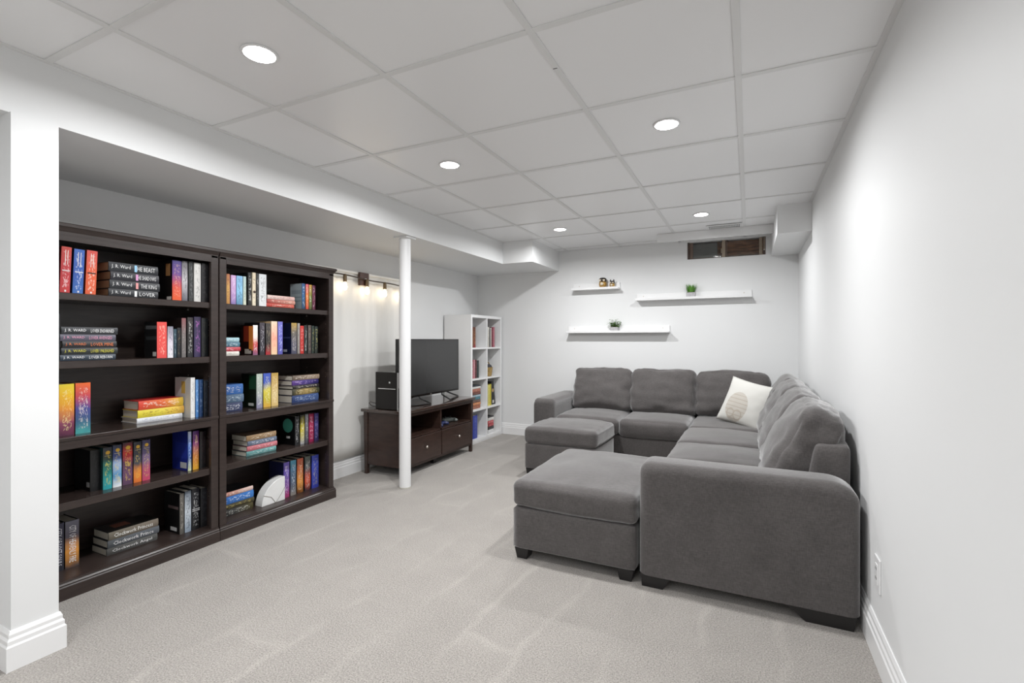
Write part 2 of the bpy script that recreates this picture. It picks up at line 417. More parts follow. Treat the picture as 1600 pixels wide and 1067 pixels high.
# ------------------------------------------------------------------ window
wn = struct('window_1', BX(WX0+.03, WX1-.03, YB+.045, YB+.065, WZ0+.004, WZ0+.016), mat('window_bronze', (.10, .075, .06), .45), label='small high basement window with brown frame')
brown = mat('brown_frame', (.075, .045, .035), .5); beige = mat('beige_frame', (.36, .29, .22), .5)
mk('frame', BX(WX0, WX0+.018, YB+.01, YB+.11, WZ0, WZ1), brown, wn)
mk('frame', BX(WX1-.022, WX1, YB+.01, YB+.11, WZ0, WZ1), brown, wn)
mk('sash_stile', BX(WX0+.02, WX0+.05, YB+.04, YB+.075, WZ0, WZ1), mat('sash_brown', (.19, .13, .10), .5), wn)
mk('sash_stile', BX(WX1-.055, WX1-.026, YB+.035, YB+.07, WZ0, WZ1), beige, wn)
mk('mullion', BX(-.245, -.215, YB+.03, YB+.075, WZ0, WZ1), beige, wn)
mk('mullion', BX(-.213, -.200, YB+.045, YB+.085, WZ0, WZ1), mat('sash_brown2', (.15, .10, .075), .5), wn)
mk('latch', bevel(BX(-.255, -.240, YB+.022, YB+.034, WZ0+.045, WZ0+.095), .004, 1), beige, wn)
mk('latch_rod', BX(WX1-.016, WX1-.008, YB+.004, YB+.012, WZ0+.055, WZ1), beige, wn)
mk('latch_knob', bevel(BX(WX1-.018, WX1-.006, YB+.002, YB+.014, WZ0+.042, WZ0+.056), .003, 1), M['brass'], wn)
glass = bpy.data.materials.new('pane_glass'); glass.use_nodes = True
_n = glass.node_tree; _n.nodes.remove(_n.nodes['Principled BSDF']); _tr = _n.nodes.new('ShaderNodeBsdfTransparent'); _gl = _n.nodes.new('ShaderNodeBsdfGlossy'); _gl.inputs['Roughness'].default_value = .03
_fr = _n.nodes.new('ShaderNodeFresnel'); _mx = _n.nodes.new('ShaderNodeMixShader'); _n.links.new(_fr.outputs[0], _mx.inputs[0]); _n.links.new(_tr.outputs[0], _mx.inputs[1]); _n.links.new(_gl.outputs[0], _mx.inputs[2])
_n.links.new(_mx.outputs[0], _n.nodes['Material Output'].inputs[0])
mk('pane', BX(WX0+.05, -.245, YB+.055, YB+.059, WZ0, WZ1), glass, wn)
mk('pane', BX(-.2, WX1-.055, YB+.05, YB+.054, WZ0, WZ1), glass, wn)
mk('insect_screen', BX(WX0+.05, -.29, YB+.066, YB+.068, WZ0, WZ1-.01), mat('grey_mesh', (.16, .16, .15), .8), wn)
wb = mat('window_well_boards', (.55, .27, .13), .8, var=(12, .4), stretch=(1, 1, 7))
mk('well_back', BX(WX0-.12, WX1+.12, YB+.35, YB+.37, WZ0-.07, ZC+.12), wb, wn)
for k in range(4):
    mk('well_board', BX(WX0-.1, WX1+.1, YB+.33+.004*(k % 2), YB+.35, WZ0-.05+k*.075, WZ0+.0235+k*.075), wb, wn)
mk('well_side', BX(WX0-.12, WX0-.1, YB+.12, YB+.36, WZ0-.05, ZC+.1), wb, wn)
mk('well_side', BX(WX1+.1, WX1+.12, YB+.12, YB+.36, WZ0-.05, ZC+.1), wb, wn)
mk('well_floor', BX(WX0-.12, WX1+.12, YB+.12, YB+.36, WZ0-.07, WZ0-.05), wb, wn)
mk('well_cover', BX(WX0-.12, WX1+.12, YB+.12, YB+.37, ZC+.1, ZC+.12), wb, wn)

# ------------------------------------------------------------------ outlet
t = thing('wall_outlet', 'white rectangular wall outlet above the baseboard by the sofa arm', 'outlet', (XR, 2.14, .30))
def onwall(x, y, z):      # right wall helper: x = depth off the wall
    return XR-x, y, z
mk('plate', bevel(BX(XR-.006, XR, 2.095, 2.172, .245, .365), .0025, 2), M['trimw'], t)
mk('receptacle', bevel(BX(XR-.008, XR-.005, 2.116, 2.151, .27, .34), .001, 1), M['white'], t)
for z in (.285, .320):
    for y in (2.126, 2.139): mk('slot', BX(XR-.0086, XR-.0078, y, y+.003, z, z+.009), M['blackm'], t)

# ------------------------------------------------------------------ column
t = thing('support_column', 'round white steel support column before the television', 'column', (-2.39, 3.02, 0))
bm = bmesh.new(); lathe(bm, [(.0445, 0), (.0445, ZS-.012)], (-2.39, 3.02, 0), 40); autosmooth(mk('post', bm, M['steel'], t))
mk('cap_plate', BX(-2.45, -2.33, 2.96, 3.08, ZS-.012, ZS), M['wall'], t)
bm = bmesh.new(); lathe(bm, [(.047, 0), (.047, .006), (.045, .009)], (-2.39, 3.02, 0), 40); autosmooth(mk('foot_ring', bm, mat('worn_ring', (.45, .43, .38), .7), t))

# ================================================================== SOFA
SG = 'grey sectional sofa and its ottomans'
sofa = thing('sectional_sofa', 'large grey chenille sectional sofa wrapping the corner with loose back cushions', 'sofa', (-.3, 4.0, 0))
SM = M['sofa']
def softbox(name, x0, x1, y0, y1, z0, z1, r, parent, n=8, puff=(0, 0, 0), wr=0, seed=0):
    m4 = Matrix.Translation(((x0+x1)/2, (y0+y1)/2, (z0+z1)/2))
    return mk(name, rounded(x1-x0, y1-y0, z1-z0, r, n, puff, wr, seed, mtx=m4), SM, parent, True)
softbox('base', -.44, .375, 2.42, 5.19, .06, .275, .02, sofa)
softbox('base', -1.67, -.42, 4.385, 5.19, .06, .275, .02, sofa)
# near arm: rounded top, larger round at the wall end
def arm_profile(a, b, z0, z1, ra, rb):
    pts = [(a, z0)]
    for k in range(7): t_ = math.pi - k*math.pi/12; pts.append((a+ra+ra*math.cos(t_), z1-ra+ra*math.sin(t_)))
    for k in range(9): t_ = math.pi/2 - k*math.pi/16; pts.append((b-rb+rb*math.cos(t_), z1-rb*.75+rb*.75*math.sin(t_)))
    pts.append((b, z0)); return pts
def round_slab(poly, axis, a, b, r, steps=5, wr=.0):
    """polygon extruded along axis whose two faces are rounded over by radius r"""
    c = (sum(p[0] for p in poly)/len(poly), sum(p[1] for p in poly)/len(poly))
    bm = bmesh.new(); rings = []
    w = max(p[0] for p in poly)-min(p[0] for p in poly); h = max(p[1] for p in poly)-min(p[1] for p in poly)
    sec = [(a + r*(1-math.cos(t_)), r*(1-math.sin(t_))) for t_ in [k*math.pi/2/steps for k in range(steps+1)]]
    sec += [(b-(q-a), ins) for q, ins in sec[::-1]]
    zmin = min(p[1] for p in poly)
    for q, ins in sec:
        fx, fz = (w-2*ins)/w, (h-ins)/h
        ring = []
        for p in poly:
            X = c[0]+(p[0]-c[0])*fx; Zz = zmin+(p[1]-zmin)*fz
            ring.append(bm.verts.new({'y': (X, q, Zz), 'x': (q, X, Zz)}[axis]))
        rings.append(ring)
    n = len(poly)
    for A, B in zip(rings, rings[1:]):
        for k in range(n): bm.faces.new((A[k], A[(k+1) % n], B[(k+1) % n], B[k]))
    bm.faces.new(rings[0]); bm.faces.new(rings[-1][::-1])
    bmesh.ops.recalc_face_normals(bm, faces=list(bm.faces))
    return bm
autosmooth(mk('arm', round_slab(arm_profile(-.462, .392, .058, .575, .05, .11), 'y', 2.28, 2.47, .045), SM, sofa), 50)
autosmooth(mk('arm', round_slab(arm_profile(4.315, 5.19, .058, .575, .05, .06), 'x', -1.885, -1.668, .045), SM, sofa), 50)
bm = rounded(.22, 2.74, .43, .04, 10, mtx=Matrix.Translation((.28, 3.82, .485)))
for v in bm.verts:
    v.co.x += .085*max(0, (v.co.z-.30)/.40)*(.39-v.co.x)/.22
mk('back_frame', bm, SM, sofa, True)
softbox('back_frame', -1.67, .25, 5.02, 5.19, .27, .69, .045, sofa, 10)
for i, (y0, y1) in enumerate(((2.475, 3.035), (3.04, 3.595), (3.60, 4.235))):
    softbox('seat_cushion', -.465, .17, y0, y1, .272, .425, .045, sofa, 18, (.012, .004, .022), .007, i+1)
softbox('seat_cushion', -.455, .17, 4.24, 4.98, .272, .425, .045, sofa, 18, (.0, .004, .022), .007, 4)
for i, (x0, x1) in enumerate(((-1.662, -1.065), (-1.06, -.462))):
    softbox('seat_cushion', x0, x1, 4.345, 4.98, .272, .425, .045, sofa, 18, (.004, .012, .022), .007, i+5)
# loose back cushions
def back_cushion(cx, cy, width, facing, seed, tilt=14, hh=.42, th=.21, zc=.625, rz=0):
    b2 = rounded(width, th, hh, .055, 22, (.006, .036, .012), .016, seed, 8.5)
    for v in b2.verts:      # heavier at the foot, pinched at the upper corners
        k = (v.co.z+hh/2)/hh
        v.co.y *= 1.18-.42*k
        v.co.z += -.012*(abs(v.co.x)/(width/2))**3*(1 if v.co.z > 0 else 0)
    m4 = Matrix.Translation((cx, cy, zc)) @ Matrix.Rotation(R(facing+rz), 4, 'Z') @ Matrix.Rotation(R(-tilt), 4, 'X')
    bmesh.ops.transform(b2, matrix=m4, verts=list(b2.verts))
    mk('back_cushion', b2, SM, sofa, True)
back_cushion(-1.358, 4.955, .595, 0, 11, hh=.425)
back_cushion(-.758, 4.95, .60, 0, 12, hh=.43)
back_cushion(-.145, 4.965, .62, 0, 13, hh=.415)
back_cushion(.235, 2.775, .56, -90, 14, 21, .42, .215, .625)
back_cushion(.232, 3.345, .56, -90, 15, 20, .42, .20, .625)
back_cushion(.235, 3.93, .59, -90, 16, 20, .42, .20, .63)
back_cushion(.25, 4.50, .48, -90, 17, 18, .42, .20, .63)
# feet
def foot(parent, x0, x1, y0, y1, taper=.012, name='foot', h=.06):
    b2 = BX(x0, x1, y0, y1, 0, h)
    for v in b2.verts:
        if v.co.z < h/2: v.co.x += taper if v.co.x < (x0+x1)/2 else -taper; v.co.y += .004 if v.co.y < (y0+y1)/2 else -.004
    mk(name, bevel(b2, .002, 1), M['foot'], parent)
bm = bmesh.new(); prism(bm, [(-.452, .06), (-.448, 0), (-.355, 0), (-.325, .05), (-.30, .06)], 'y', 2.295, 2.36); mk('foot', bm, M['foot'], sofa)
bm = bmesh.new(); prism(bm, [(.12, .06), (.15, .045), (.205, 0), (.368, 0), (.378, .06)], 'y', 2.29, 2.36); mk('foot', bm, M['foot'], sofa)
for (x, y) in ((-.43, 4.2), (.29, 5.06), (-1.86, 4.34), (-1.86, 5.06), (-.9, 4.40)): foot(sofa, x, x+.085, y, y+.085)

def ottoman(label, x0, x1, y0, y1, seed):
    t = thing('ottoman', label, 'ottoman', ((x0+x1)/2, (y0+y1)/2, 0), 0, SG)
    softbox('base', x0+.006, x1-.004, y0+.004, y1-.006, .055, .268, .016, t, 8, (.004, .004, 0), .0015, seed)
    softbox('cushion', x0, x1, y0, y1, .270, .405, .035, t, 22, (.006, .006, .024), .007, seed+2)
    for (x, y) in ((x0+.012, y0+.015), (x1-.095, y0+.015), (x0+.012, y1-.09), (x1-.095, y1-.09)): foot(t, x, x+.08, y, y+.075, h=.057)
ottoman('long grey upholstered ottoman beside the near sofa arm', -1.118, -.472, 2.285, 3.14, 21)
ottoman('short grey upholstered ottoman before the far seats beside the left sofa arm', -1.715, -1.085, 3.745, 4.335, 25)

# throw pillow with a faint printed beehive-shaped motif
def pillow_mat():
    m = bpy.data.materials.new('pillow_print'); m.use_nodes = True
    nt = m.node_tree; N = nt.nodes.new; L = nt.links.new; b = nt.nodes['Principled BSDF']; b.inputs['Roughness'].default_value = .9
    tc = N('ShaderNodeTexCoord'); sp = N('ShaderNodeSeparateXYZ'); L(tc.outputs['Object'], sp.inputs[0])
    def math_(op, a, b2=None):
        q = N('ShaderNodeMath'); q.operation = op
        for i, v in enumerate((a, b2)):
            if v is None: continue
            if isinstance(v, (int, float)): q.inputs[i].default_value = v
            else: L(v, q.inputs[i])
        return q.outputs[0]
    x, z = sp.outputs[0], sp.outputs[2]
    def ell(cx, cz, rx, rz):
        a = math_('DIVIDE', math_('SUBTRACT', x, cx), rx); c = math_('DIVIDE', math_('SUBTRACT', z, cz), rz)
        return math_('ADD', math_('MULTIPLY', a, a), math_('MULTIPLY', c, c))
    body = ell(-.040, -.055, .092, .125)
    inside = math_('LESS_THAN', body, 1.0)
    stripes = math_('GREATER_THAN', math_('SINE', math_('MULTIPLY', z, 190)), .72)
    low = math_('LESS_THAN', z, -.06)
    e1 = ell(-.075, -.115, .032, .038); e2 = ell(-.012, -.12, .036, .042)
    ring = math_('MAXIMUM', *[math_('MULTIPLY', math_('LESS_THAN', e, 1.0), math_('GREATER_THAN', e, .62)) for e in (e1, e2)])
    f1 = math_('MULTIPLY', inside, math_('ADD', .55, math_('MULTIPLY', stripes, .35)))
    f2 = math_('MAXIMUM', f1, math_('MULTIPLY', inside, ring))
    f3 = math_('MULTIPLY', f2, math_('LESS_THAN', sp.outputs[1], 0))
    mx = N('ShaderNodeMix'); mx.data_type = 'RGBA'; L(f3, mx.inputs['Factor'])
    mx.inputs['A'].default_value = (.62, .61, .575, 1); mx.inputs['B'].default_value = (.42, .37, .31, 1)
    L(mx.outputs['Result'], b.inputs['Base Color'])
    return m
b2 = bmesh.new(); n = 22; hw = .20; grid = {}
for s in (-1, 1):
    for i in range(n+1):
        for j in range(n+1):
            u, v = -1+2*i/n, -1+2*j/n
            edge = (1-u*u)*(1-v*v)
            pin = 1-.09*(1-abs(v)**2*.0)*(1-u*u*0)*0
            px = hw*u*(1-.07*(1-v*v)); pz = hw*v*(1-.07*(1-u*u))
            th = .075*edge**.45 + .003*noise.noise(Vector((u*4, v*4, s)))*(edge > 0)
            on = i in (0, n) or j in (0, n)
            k = (i, j, 0 if on else s)
            if k not in grid: grid[k] = b2.verts.new((px, 0 if on else s*th, pz))
    for i in range(n):
        for j in range(n):
            q = [grid.get((a, c, s)) or grid[(a, c, 0)] for a, c in ((i, j), (i+1, j), (i+1, j+1), (i, j+1))]
            b2.faces.new(q if s < 0 else q[::-1])
pl = mk('throw_pillow', b2, pillow_mat(), None, True)
pl.matrix_world = Matrix.Translation((-.02, 4.48, .607)) @ Matrix.Rotation(R(-24), 4, 'Z') @ Matrix.Rotation(R(-22), 4, 'X') @ Matrix.Rotation(R(12), 4, 'Y')
tag(pl, 'square white throw pillow with a faint beige print on the corner seat', 'pillow')

# ================================================================== TV STAND
TX0, TX1, TY0, TY1 = -2.955, -2.535, 3.175, 4.302
tv = thing('tv_stand', 'dark walnut television stand with two open bays and two drawers', 'tv stand', ((TX0+TX1)/2, (TY0+TY1)/2, 0))
W = M['tvwood']
mk('top', bevel(BX(TX0-.015, TX1+.018, TY0-.018, TY1+.018, .528, .555), .006, 2), M['tvtop'], tv)
mk('apron', BX(TX0+.01, TX1-.004, TY0+.01, TY1-.01, .497, .528), W, tv)
for (x, y) in ((TX0, TY0), (TX1-.042, TY0), (TX0, TY1-.042), (TX1-.042, TY1-.042)):
    b2 = BX(x, x+.042, y, y+.042, 0, .528)
    for v in b2.verts:
        if v.co.z < .1: v.co.x += (.006 if v.co.x < x+.02 else -.006); v.co.y += (.006 if v.co.y < y+.02 else -.006)
    mk('leg', bevel(b2, .003, 1), W, tv)
for y in (TY0+.012, TY1-.030): mk('side_panel', BX(TX0+.04, TX1-.042, y, y+.018, .085, .5), W, tv)
mk('back_panel', BX(TX0+.012, TX0+.02, TY0+.03, TY1-.03, .085, .5), M['blackm'], tv)
mk('bottom_panel', BX(TX0+.02, TX1-.02, TY0+.03, TY1-.03, .075, .092), W, tv)
mk('bay_shelf', BX(TX0+.02, TX1-.012, TY0+.03, TY1-.03, .312, .326), W, tv)
ym = (TY0+TY1)/2
mk('divider', BX(TX0+.02, TX1-.012, ym-.009, ym+.009, .09, .5), W, tv)
mk('bottom_rail', BX(TX1-.03, TX1-.012, TY0+.042, TY1-.042, .066, .084), W, tv)
mk('support_foot', BX(TX1-.12, TX1-.08, ym-.02, ym+.02, 0, .076), M['foot'], tv)
mk('support_foot', BX(TX0+.08, TX0+.12, ym-.02, ym+.02, 0, .076), M['foot'], tv)
for y0, y1 in ((TY0+.045, ym-.006), (ym+.006, TY1-.045)):
    d = mk('drawer', bevel(BX(TX1-.02, TX1-.002, y0, y1, .088, .308), .002, 1), W, tv)
    bm = bmesh.new(); lathe(bm, [(.006, 0), (.0055, .012), (.011, .02), (.013, .025), (.010, .031), (.003, .033)], (TX1-.002, (y0+y1)/2, .21), 16, 'x')
    mk('knob', bm, M['brass'], d, True)['label'] = 'small nickel drawer knob'

# television
t = thing('television', 'flat black television standing on the walnut stand', 'television', (-2.72, 3.795, .555))
TV0, TV1, TZ0, TZ1 = 3.335, 4.285, .622, 1.145
mk('housing', bevel(BX(-2.745, -2.705, TV0, TV1, TZ0, TZ1), .003, 1), M['blackm'], t)
mk('screen', BX(-2.7055, -2.7035, TV0+.006, TV1-.006, TZ0+.018, TZ1-.006), M['screen'], t)
bm = bmesh.new()
for a in ((-2.707, -2.702, TV0, TV1, TZ0, TZ0+.016), (-2.707, -2.702, TV0, TV1, TZ1-.005, TZ1), (-2.707, -2.702, TV0, TV0+.005, TZ0, TZ1), (-2.707, -2.702, TV1-.005, TV1, TZ0, TZ1)): bx(bm, *a)
mk('bezel', bm, M['black'], t)
mk('badge', BX(-2.7025, -2.7015, 3.785, 3.81, TZ0+.005, TZ0+.011), M['brass'], t)
for sg in (1, -1):
    Q = lambda x, y, z: (x, 3.81+sg*(y-3.81), z)
    bm = bmesh.new()
    tube(bm, [Q(-2.712, 4.0, .632), Q(-2.705, 3.985, .605), Q(-2.60, 3.97, .563), Q(-2.64, 4.10, .562), Q(-2.70, 4.27, .562), Q(-2.712, 4.17, .595), Q(-2.715, 4.07, .628)], .0075, 8)
    mk('stand_foot', bm, M['blackm'], t, True)

# games console standing on edge
t = thing('games_console', 'glossy black games console with silver strip standing beside the television', 'console', (-2.72, 3.25, .555))
b2 = bmesh.new(); prism(b2, [(-2.845, .555), (-2.612, .555), (-2.612, .868), (-2.845, .868)], 'y', 3.20, 3.292)
mk('shell', bevel(b2, .004, 2), M['black'], t)
mk('front_trim', BX(-2.6115, -2.606, 3.198, 3.205, .557, .866), mat('chrome_edge', (.8, .8, .8), .15, metal=1), t)
mk('front_panel', BX(-2.6115, -2.608, 3.206, 3.29, .56, .73), M['blackm'], t)
mk('front_panel', BX(-2.6115, -2.608, 3.206, 3.29, .735, .864), mat('grey_vent', (.20, .19, .19), .5), t)
mk('silver_lettering', BX(-2.815, -2.632, 3.1990, 3.2002, .727, .7315), M['ink'], t)
mk('emblem', BX(-2.70, -2.686, 3.1990, 3.2002, .775, .789), M['ink'], t)
bm = bmesh.new(); tube(bm, [(-2.82, 3.30, .562), (-2.87, 3.26, .562), (-2.905, 3.22, .575), (-2.915, 3.20, .60), (-2.895, 3.195, .612), (-2.86, 3.215, .60), (-2.85, 3.24, .58)], .003, 6)
mk('cable', bm, M['cord'], t, True)

# controllers in the open bay
def controller(label, x, y, col, rz):
    t = thing('game_controller', label, 'controller', (x, y, .326), rz, 'controllers in the television stand')
    b2 = rounded(.09, .15, .035, .016, 8, (0, 0, .004)); bmesh.ops.translate(b2, vec=(0, 0, .02), verts=list(b2.verts))
    mk('shell', b2, col, t, True, local=True)
    for s in (-1, 1):
        bm = bmesh.new(); tube(bm, [(-.01, s*.055, .02), (.04, s*.07, .02), (.075, s*.072, .016)], [.02, .018, .012], 10); mk('grip', bm, col, t, True, local=True)
        bm = bmesh.new(); lathe(bm, [(.012, 0), (.008, .006), (.012, .014), (.010, .018)], (.015, s*.03, .038), 12); mk('thumb_stick', bm, M['blackm'], t, True, local=True)
controller('blue game controller in the open bay of the television stand', -2.64, 3.83, mat('blue_plastic', (.02, .03, .10), .35), .2)
controller('pale grey game controller in the open bay of the television stand', -2.70, 4.06, mat('grey_plastic', (.16, .18, .17), .35), -.3)

# ================================================================== DARK BOOKCASES
ES, EH = M['espresso'], M['espresso_h']
def bookcase(y0, y1, label, k1=1):
    t = thing('bookcase', label, 'bookcase', (-2.87, (y0+y1)/2, 0), 0, 'tall dark brown bookcases')
    XB, XF = -3.028, -2.70
    mk('back_panel', BX(XB, XB+.006, y0+.018, y1-.018, .05, 1.60), ES, t)
    for a, b2 in ((y0, y0+.018), (y1-.018, y1)): mk('side_panel', BX(XB, XF-.001, a, b2, .0, 1.60), ES, t)
    for a, b2 in ((y0+.0005, y0+.04), (y1-.04, y1-.0005)): mk('stile', bevel(BX(XF-.022, XF, a, b2, .08, 1.612), .002, 1), ES, t)
    mk('top_rail', BX(XF-.02, XF-.001, y0+.04, y1-.04, 1.575, 1.60), ES, t)
    mk('top_panel', BX(XB, XF, y0, y1, 1.60, 1.615), ES, t)
    def mould(prof, y_over):
        bm = bmesh.new(); rows = []
        for e, z in prof:
            rows.append([bm.verts.new(p) for p in ((XB, y0-e, z), (XF+e*3.6, y0-e, z), (XF+e*3.6, y1+e*k1, z), (XB, y1+e*k1, z))])
        for A, B in zip(rows, rows[1:]):
            for k in range(4): bm.faces.new((A[k], A[(k+1) % 4], B[(k+1) % 4], B[k]))
        bm.faces.new(rows[0][::-1]); bm.faces.new(rows[-1]); return bm
    mk('crown', mould([(-.002, 1.612), (.0, 1.614), (.001, 1.620), (.0016, 1.626), (.0028, 1.632), (.004, 1.636), (.004, 1.648), (.003, 1.652)], 0), ES, t)
    mk('plinth', mould([(.003, 0), (.003, .055), (.002, .060), (.0025, .066), (.001, .072), (.0005, .08), (-.004, .083)], 0), ES, t)
    for z, th in ((1.348, .032), (1.045, .034), (.42, .036)):
        mk('shelf', bevel(BX(XB+.006, XF-.012, y0+.019, y1-.019, z-th, z), .002, 1), EH, t)
        for yy in (y0+.019, y1-.025):
            for xx in (-2.95, -2.76): mk('shelf_pin', BX(xx, xx+.006, yy, yy+.006, z-th-.006, z-th), M['brass'], t)
    mk('fixed_shelf', bevel(BX(XB+.006, XF+.004, y0-.002, y1+.002, .693, .709), .003, 2), EH, t)
    mk('middle_rail', BX(XF-.02, XF-.0015, y0+.04, y1-.04, .655, .693), ES, t)
    mk('bottom_shelf', BX(XB+.006, XF-.006, y0+.019, y1-.019, .066, .082), EH, t)
    for yy in (y0+.0185, y1-.0195):                                   # rows of peg holes in the side panels
        for z in (1.16, 1.19, 1.22, 1.25, .87, .90, .93, .52, .55, .58, .25, .28, .31):
            for xx in (-2.95, -2.76): mk('peg_hole', BX(xx, xx+.005, yy, yy+.001, z, z+.005), M['brass'], t)
bookcase(.909, 1.7495, 'tall dark brown bookcase full of books beside the white wall end')
bookcase(1.758, 2.598, 'tall dark brown bookcase full of books beside the curtain and string lights', 5)

# ================================================================== WHITE CUBE SHELF
KX0, KX1, KY0, KY1 = -3.03, -2.69, 4.517, 5.235
t = thing('cube_shelf', 'white eight-cube shelving unit standing in the corner behind the television', 'shelf unit', ((KX0+KX1)/2, (KY0+KY1)/2, 0))
WM = M['white']
for a, b2 in ((KY0, KY0+.03), (KY1-.03, KY1)): mk('side_panel', BX(KX0, KX1, a, b2, 0, 1.412), WM, t)
mk('top_panel', BX(KX0, KX1, KY0+.03, KY1-.03, 1.382, 1.412), WM, t)
mk('bottom_panel', BX(KX0, KX1, KY0+.03, KY1-.03, .015, .045), WM, t)
mk('plinth', BX(KX0+.02, KX1-.004, KY0+.03, KY1-.03, 0, .015), WM, t)
km = (KY0+KY1)/2
mk('divider', BX(KX0, KX1-.001, km-.009, km+.009, .045, 1.382), WM, t)
for z in (1.052, .712, .372):
    for a, b2 in ((KY0+.03, km-.009), (km+.009, KY1-.03)): mk('shelf', BX(KX0, KX1-.001, a, b2, z-.018, z), WM, t)
mk('back_panel', BX(KX0-.004, KX0, KY0, KY1, .015, 1.41), WM, t)
# contents that are not books
bm = bmesh.new(); cx, cy = -2.78, 5.03
t = thing('wicker_basket', 'small gold wicker basket with dark contents in the white cube shelf', 'basket', (cx, cy, .712))
weave = mat('gold_wicker', (.42, .28, .10), .55, bump=(120, .8, .004), var=(60, .35), stretch=(1, 1, 3))
lathe(bm, [(.055, 0), (.062, .03), (.07, .10), (.073, .105), (.069, .105), (.064, .04), (.05, .01)], (cx, cy, .712), 20); mk('bowl', bm, weave, t, True)
bm = bmesh.new(); tube(bm, [(cx, cy-.068, .81), (cx, cy-.06, .85), (cx, cy-.03, .872), (cx, cy, .878), (cx, cy+.03, .872), (cx, cy+.06, .85), (cx, cy+.068, .81)], .006, 8); mk('handle', bm, weave, t, True)
b2 = rounded(.10, .10, .07, .03, 6, wr=.006, seed=3); bmesh.ops.translate(b2, vec=(cx, cy, .815), verts=list(b2.verts)); mk('dark_cloth', b2, mat('dark_cloth', (.05, .05, .06), .8), t, True)
t = thing('gift_box', 'black upright box with a tan emblem beside the yellow books', 'box', (-2.77, 5.11, .372))
b2 = bmesh.new(); prism(b2, [(5.062, .372), (5.165, .372), (5.115, .645), (5.062, .645)], 'x', -2.83, -2.735); mk('carton', bevel(b2, .003, 1), M['blackm'], t)
bm = bmesh.new(); lathe(bm, [(.022, 0), (.022, .0015)], (-2.735, 5.095, .54), 16, 'x'); mk('emblem', bm, flat('b89868'), t)
mk('label_patch', BX(-2.7355, -2.734, 5.085, 5.125, .39, .425), flat('c8c4bc'), t)

# ================================================================== CURTAIN AND STRING LIGHTS
b2 = bmesh.new(); ny, nz = 150, 14; g = []
for i in range(ny+1):
    y = 2.625 + (3.83-2.625)*i/ny; row = []
    for j in range(nz+1):
        k = j/nz; z = .15 + (1.712-.15)*k
        a = .006*(.08+.92*k**3)
        x = XL + .020 + a*math.sin(y*61 + .7*math.sin(y*9)) + .0015*math.sin(y*23+k*2)
        row.append(b2.verts.new((x, y, z)))
    g.append(row)
for i in range(ny):
    for j in range(nz): b2.faces.new((g[i][j], g[i+1][j], g[i+1][j+1], g[i][j+1]))
t = thing('curtain', 'sheer white gathered curtain hanging behind the string lights', 'curtain', (XL+.02, 3.2, .15))
o = mk('cloth', b2, M['curtain'], t, True)
sd = o.modifiers.new('thickness', 'SOLIDIFY'); sd.thickness = .0015
mk('rod_pocket', bevel(BX(XL+.004, XL+.034, 2.625, 3.83, 1.70, 1.722), .006, 2), M['curtain'], t)
t = thing('wooden_block', 'square brown wooden block on the wall above the curtain', 'wall block', (XL+.05, 3.25, 1.60))
mk('block', bevel(BX(XL+.034, XL+.060, 3.175, 3.285, 1.605, 1.718), .003, 1), M['walnut'], t)
mk('hook', BX(XL+.060, XL+.072, 3.222, 3.238, 1.655, 1.668), M['brass'], t)
t = thing('string_lights', 'warm string of bare bulbs strung along the curtain top', 'string lights', (XL+.07, 3.2, 1.55))
def cordz(y): return 1.668 - .021*(y-2.99)/.7 + .004*math.sin(y*11)
bm = bmesh.new(); tube(bm, [(XL+.075, 2.56+1.28*k/40, cordz(2.56+1.28*k/40)) for k in range(41)], .0055, 8); mk('cord', bm, M['cord'], t, True)
for y in (2.985, 3.243, 3.470, 3.70):
    z = cordz(y); c = (XL+.075, y, 0)
    bm = bmesh.new(); lathe(bm, [(.008, z+.006), (.014, z), (.0155, z-.02), (.0155, z-.055), (.013, z-.06)], c, 16)
    s = mk('socket', bm, M['socket'], t, True)
    bm = bmesh.new(); lathe(bm, [(.009, z-.058), (.011, z-.066), (.0165, z-.086), (.019, z-.1), (.0165, z-.114), (.009, z-.124), (.003, z-.127)], c, 16)
    mk('bulb', bm, M['filament'], s, True)
    ld = bpy.data.lights.new('lamp', 'POINT'); ld.energy = BULB_W; ld.color = (1, .72, .40); ld.shadow_soft_size = .03
    lo = bpy.data.objects.new('lamp', ld); COL.objects.link(lo); lo.parent = t; lo.location = Vector((XL+.115, y, z-.105)) - t.location

# ================================================================== PICTURE LEDGES
def ledge(label, x0, x1, z):
    t = thing('picture_ledge', label, 'wall shelf', ((x0+x1)/2, YB, z), 0, 'white picture ledges')
    mk('tray', bevel(BX(x0, x1, YB-.10, YB, z, z+.014), .0015, 1), M['trimw'], t)
    mk('back_lip', bevel(BX(x0, x1, YB-.014, YB, z+.014, z+.075), .0015, 1), M['trimw'], t)
    mk('front_lip', bevel(BX(x0, x1, YB-.10, YB-.090, z+.014, z+.024), .0015, 1), M['trimw'], t)
    for x in (x0+.07, x1-.07):
        bm = bmesh.new(); lathe(bm, [(.005, 0), (.005, -.003), (.003, -.005)], (x, YB-.014, z+.05), 10, 'y'); mk('screw', bm, M['brass'], t)
ledge('short white picture ledge holding two gold ornaments', -1.79, -1.262, 1.688)
ledge('long white picture ledge holding the potted grass', -1.08, .024, 1.55)
ledge('long white picture ledge holding the leafy potted plant', -1.847, -.742, 1.213)

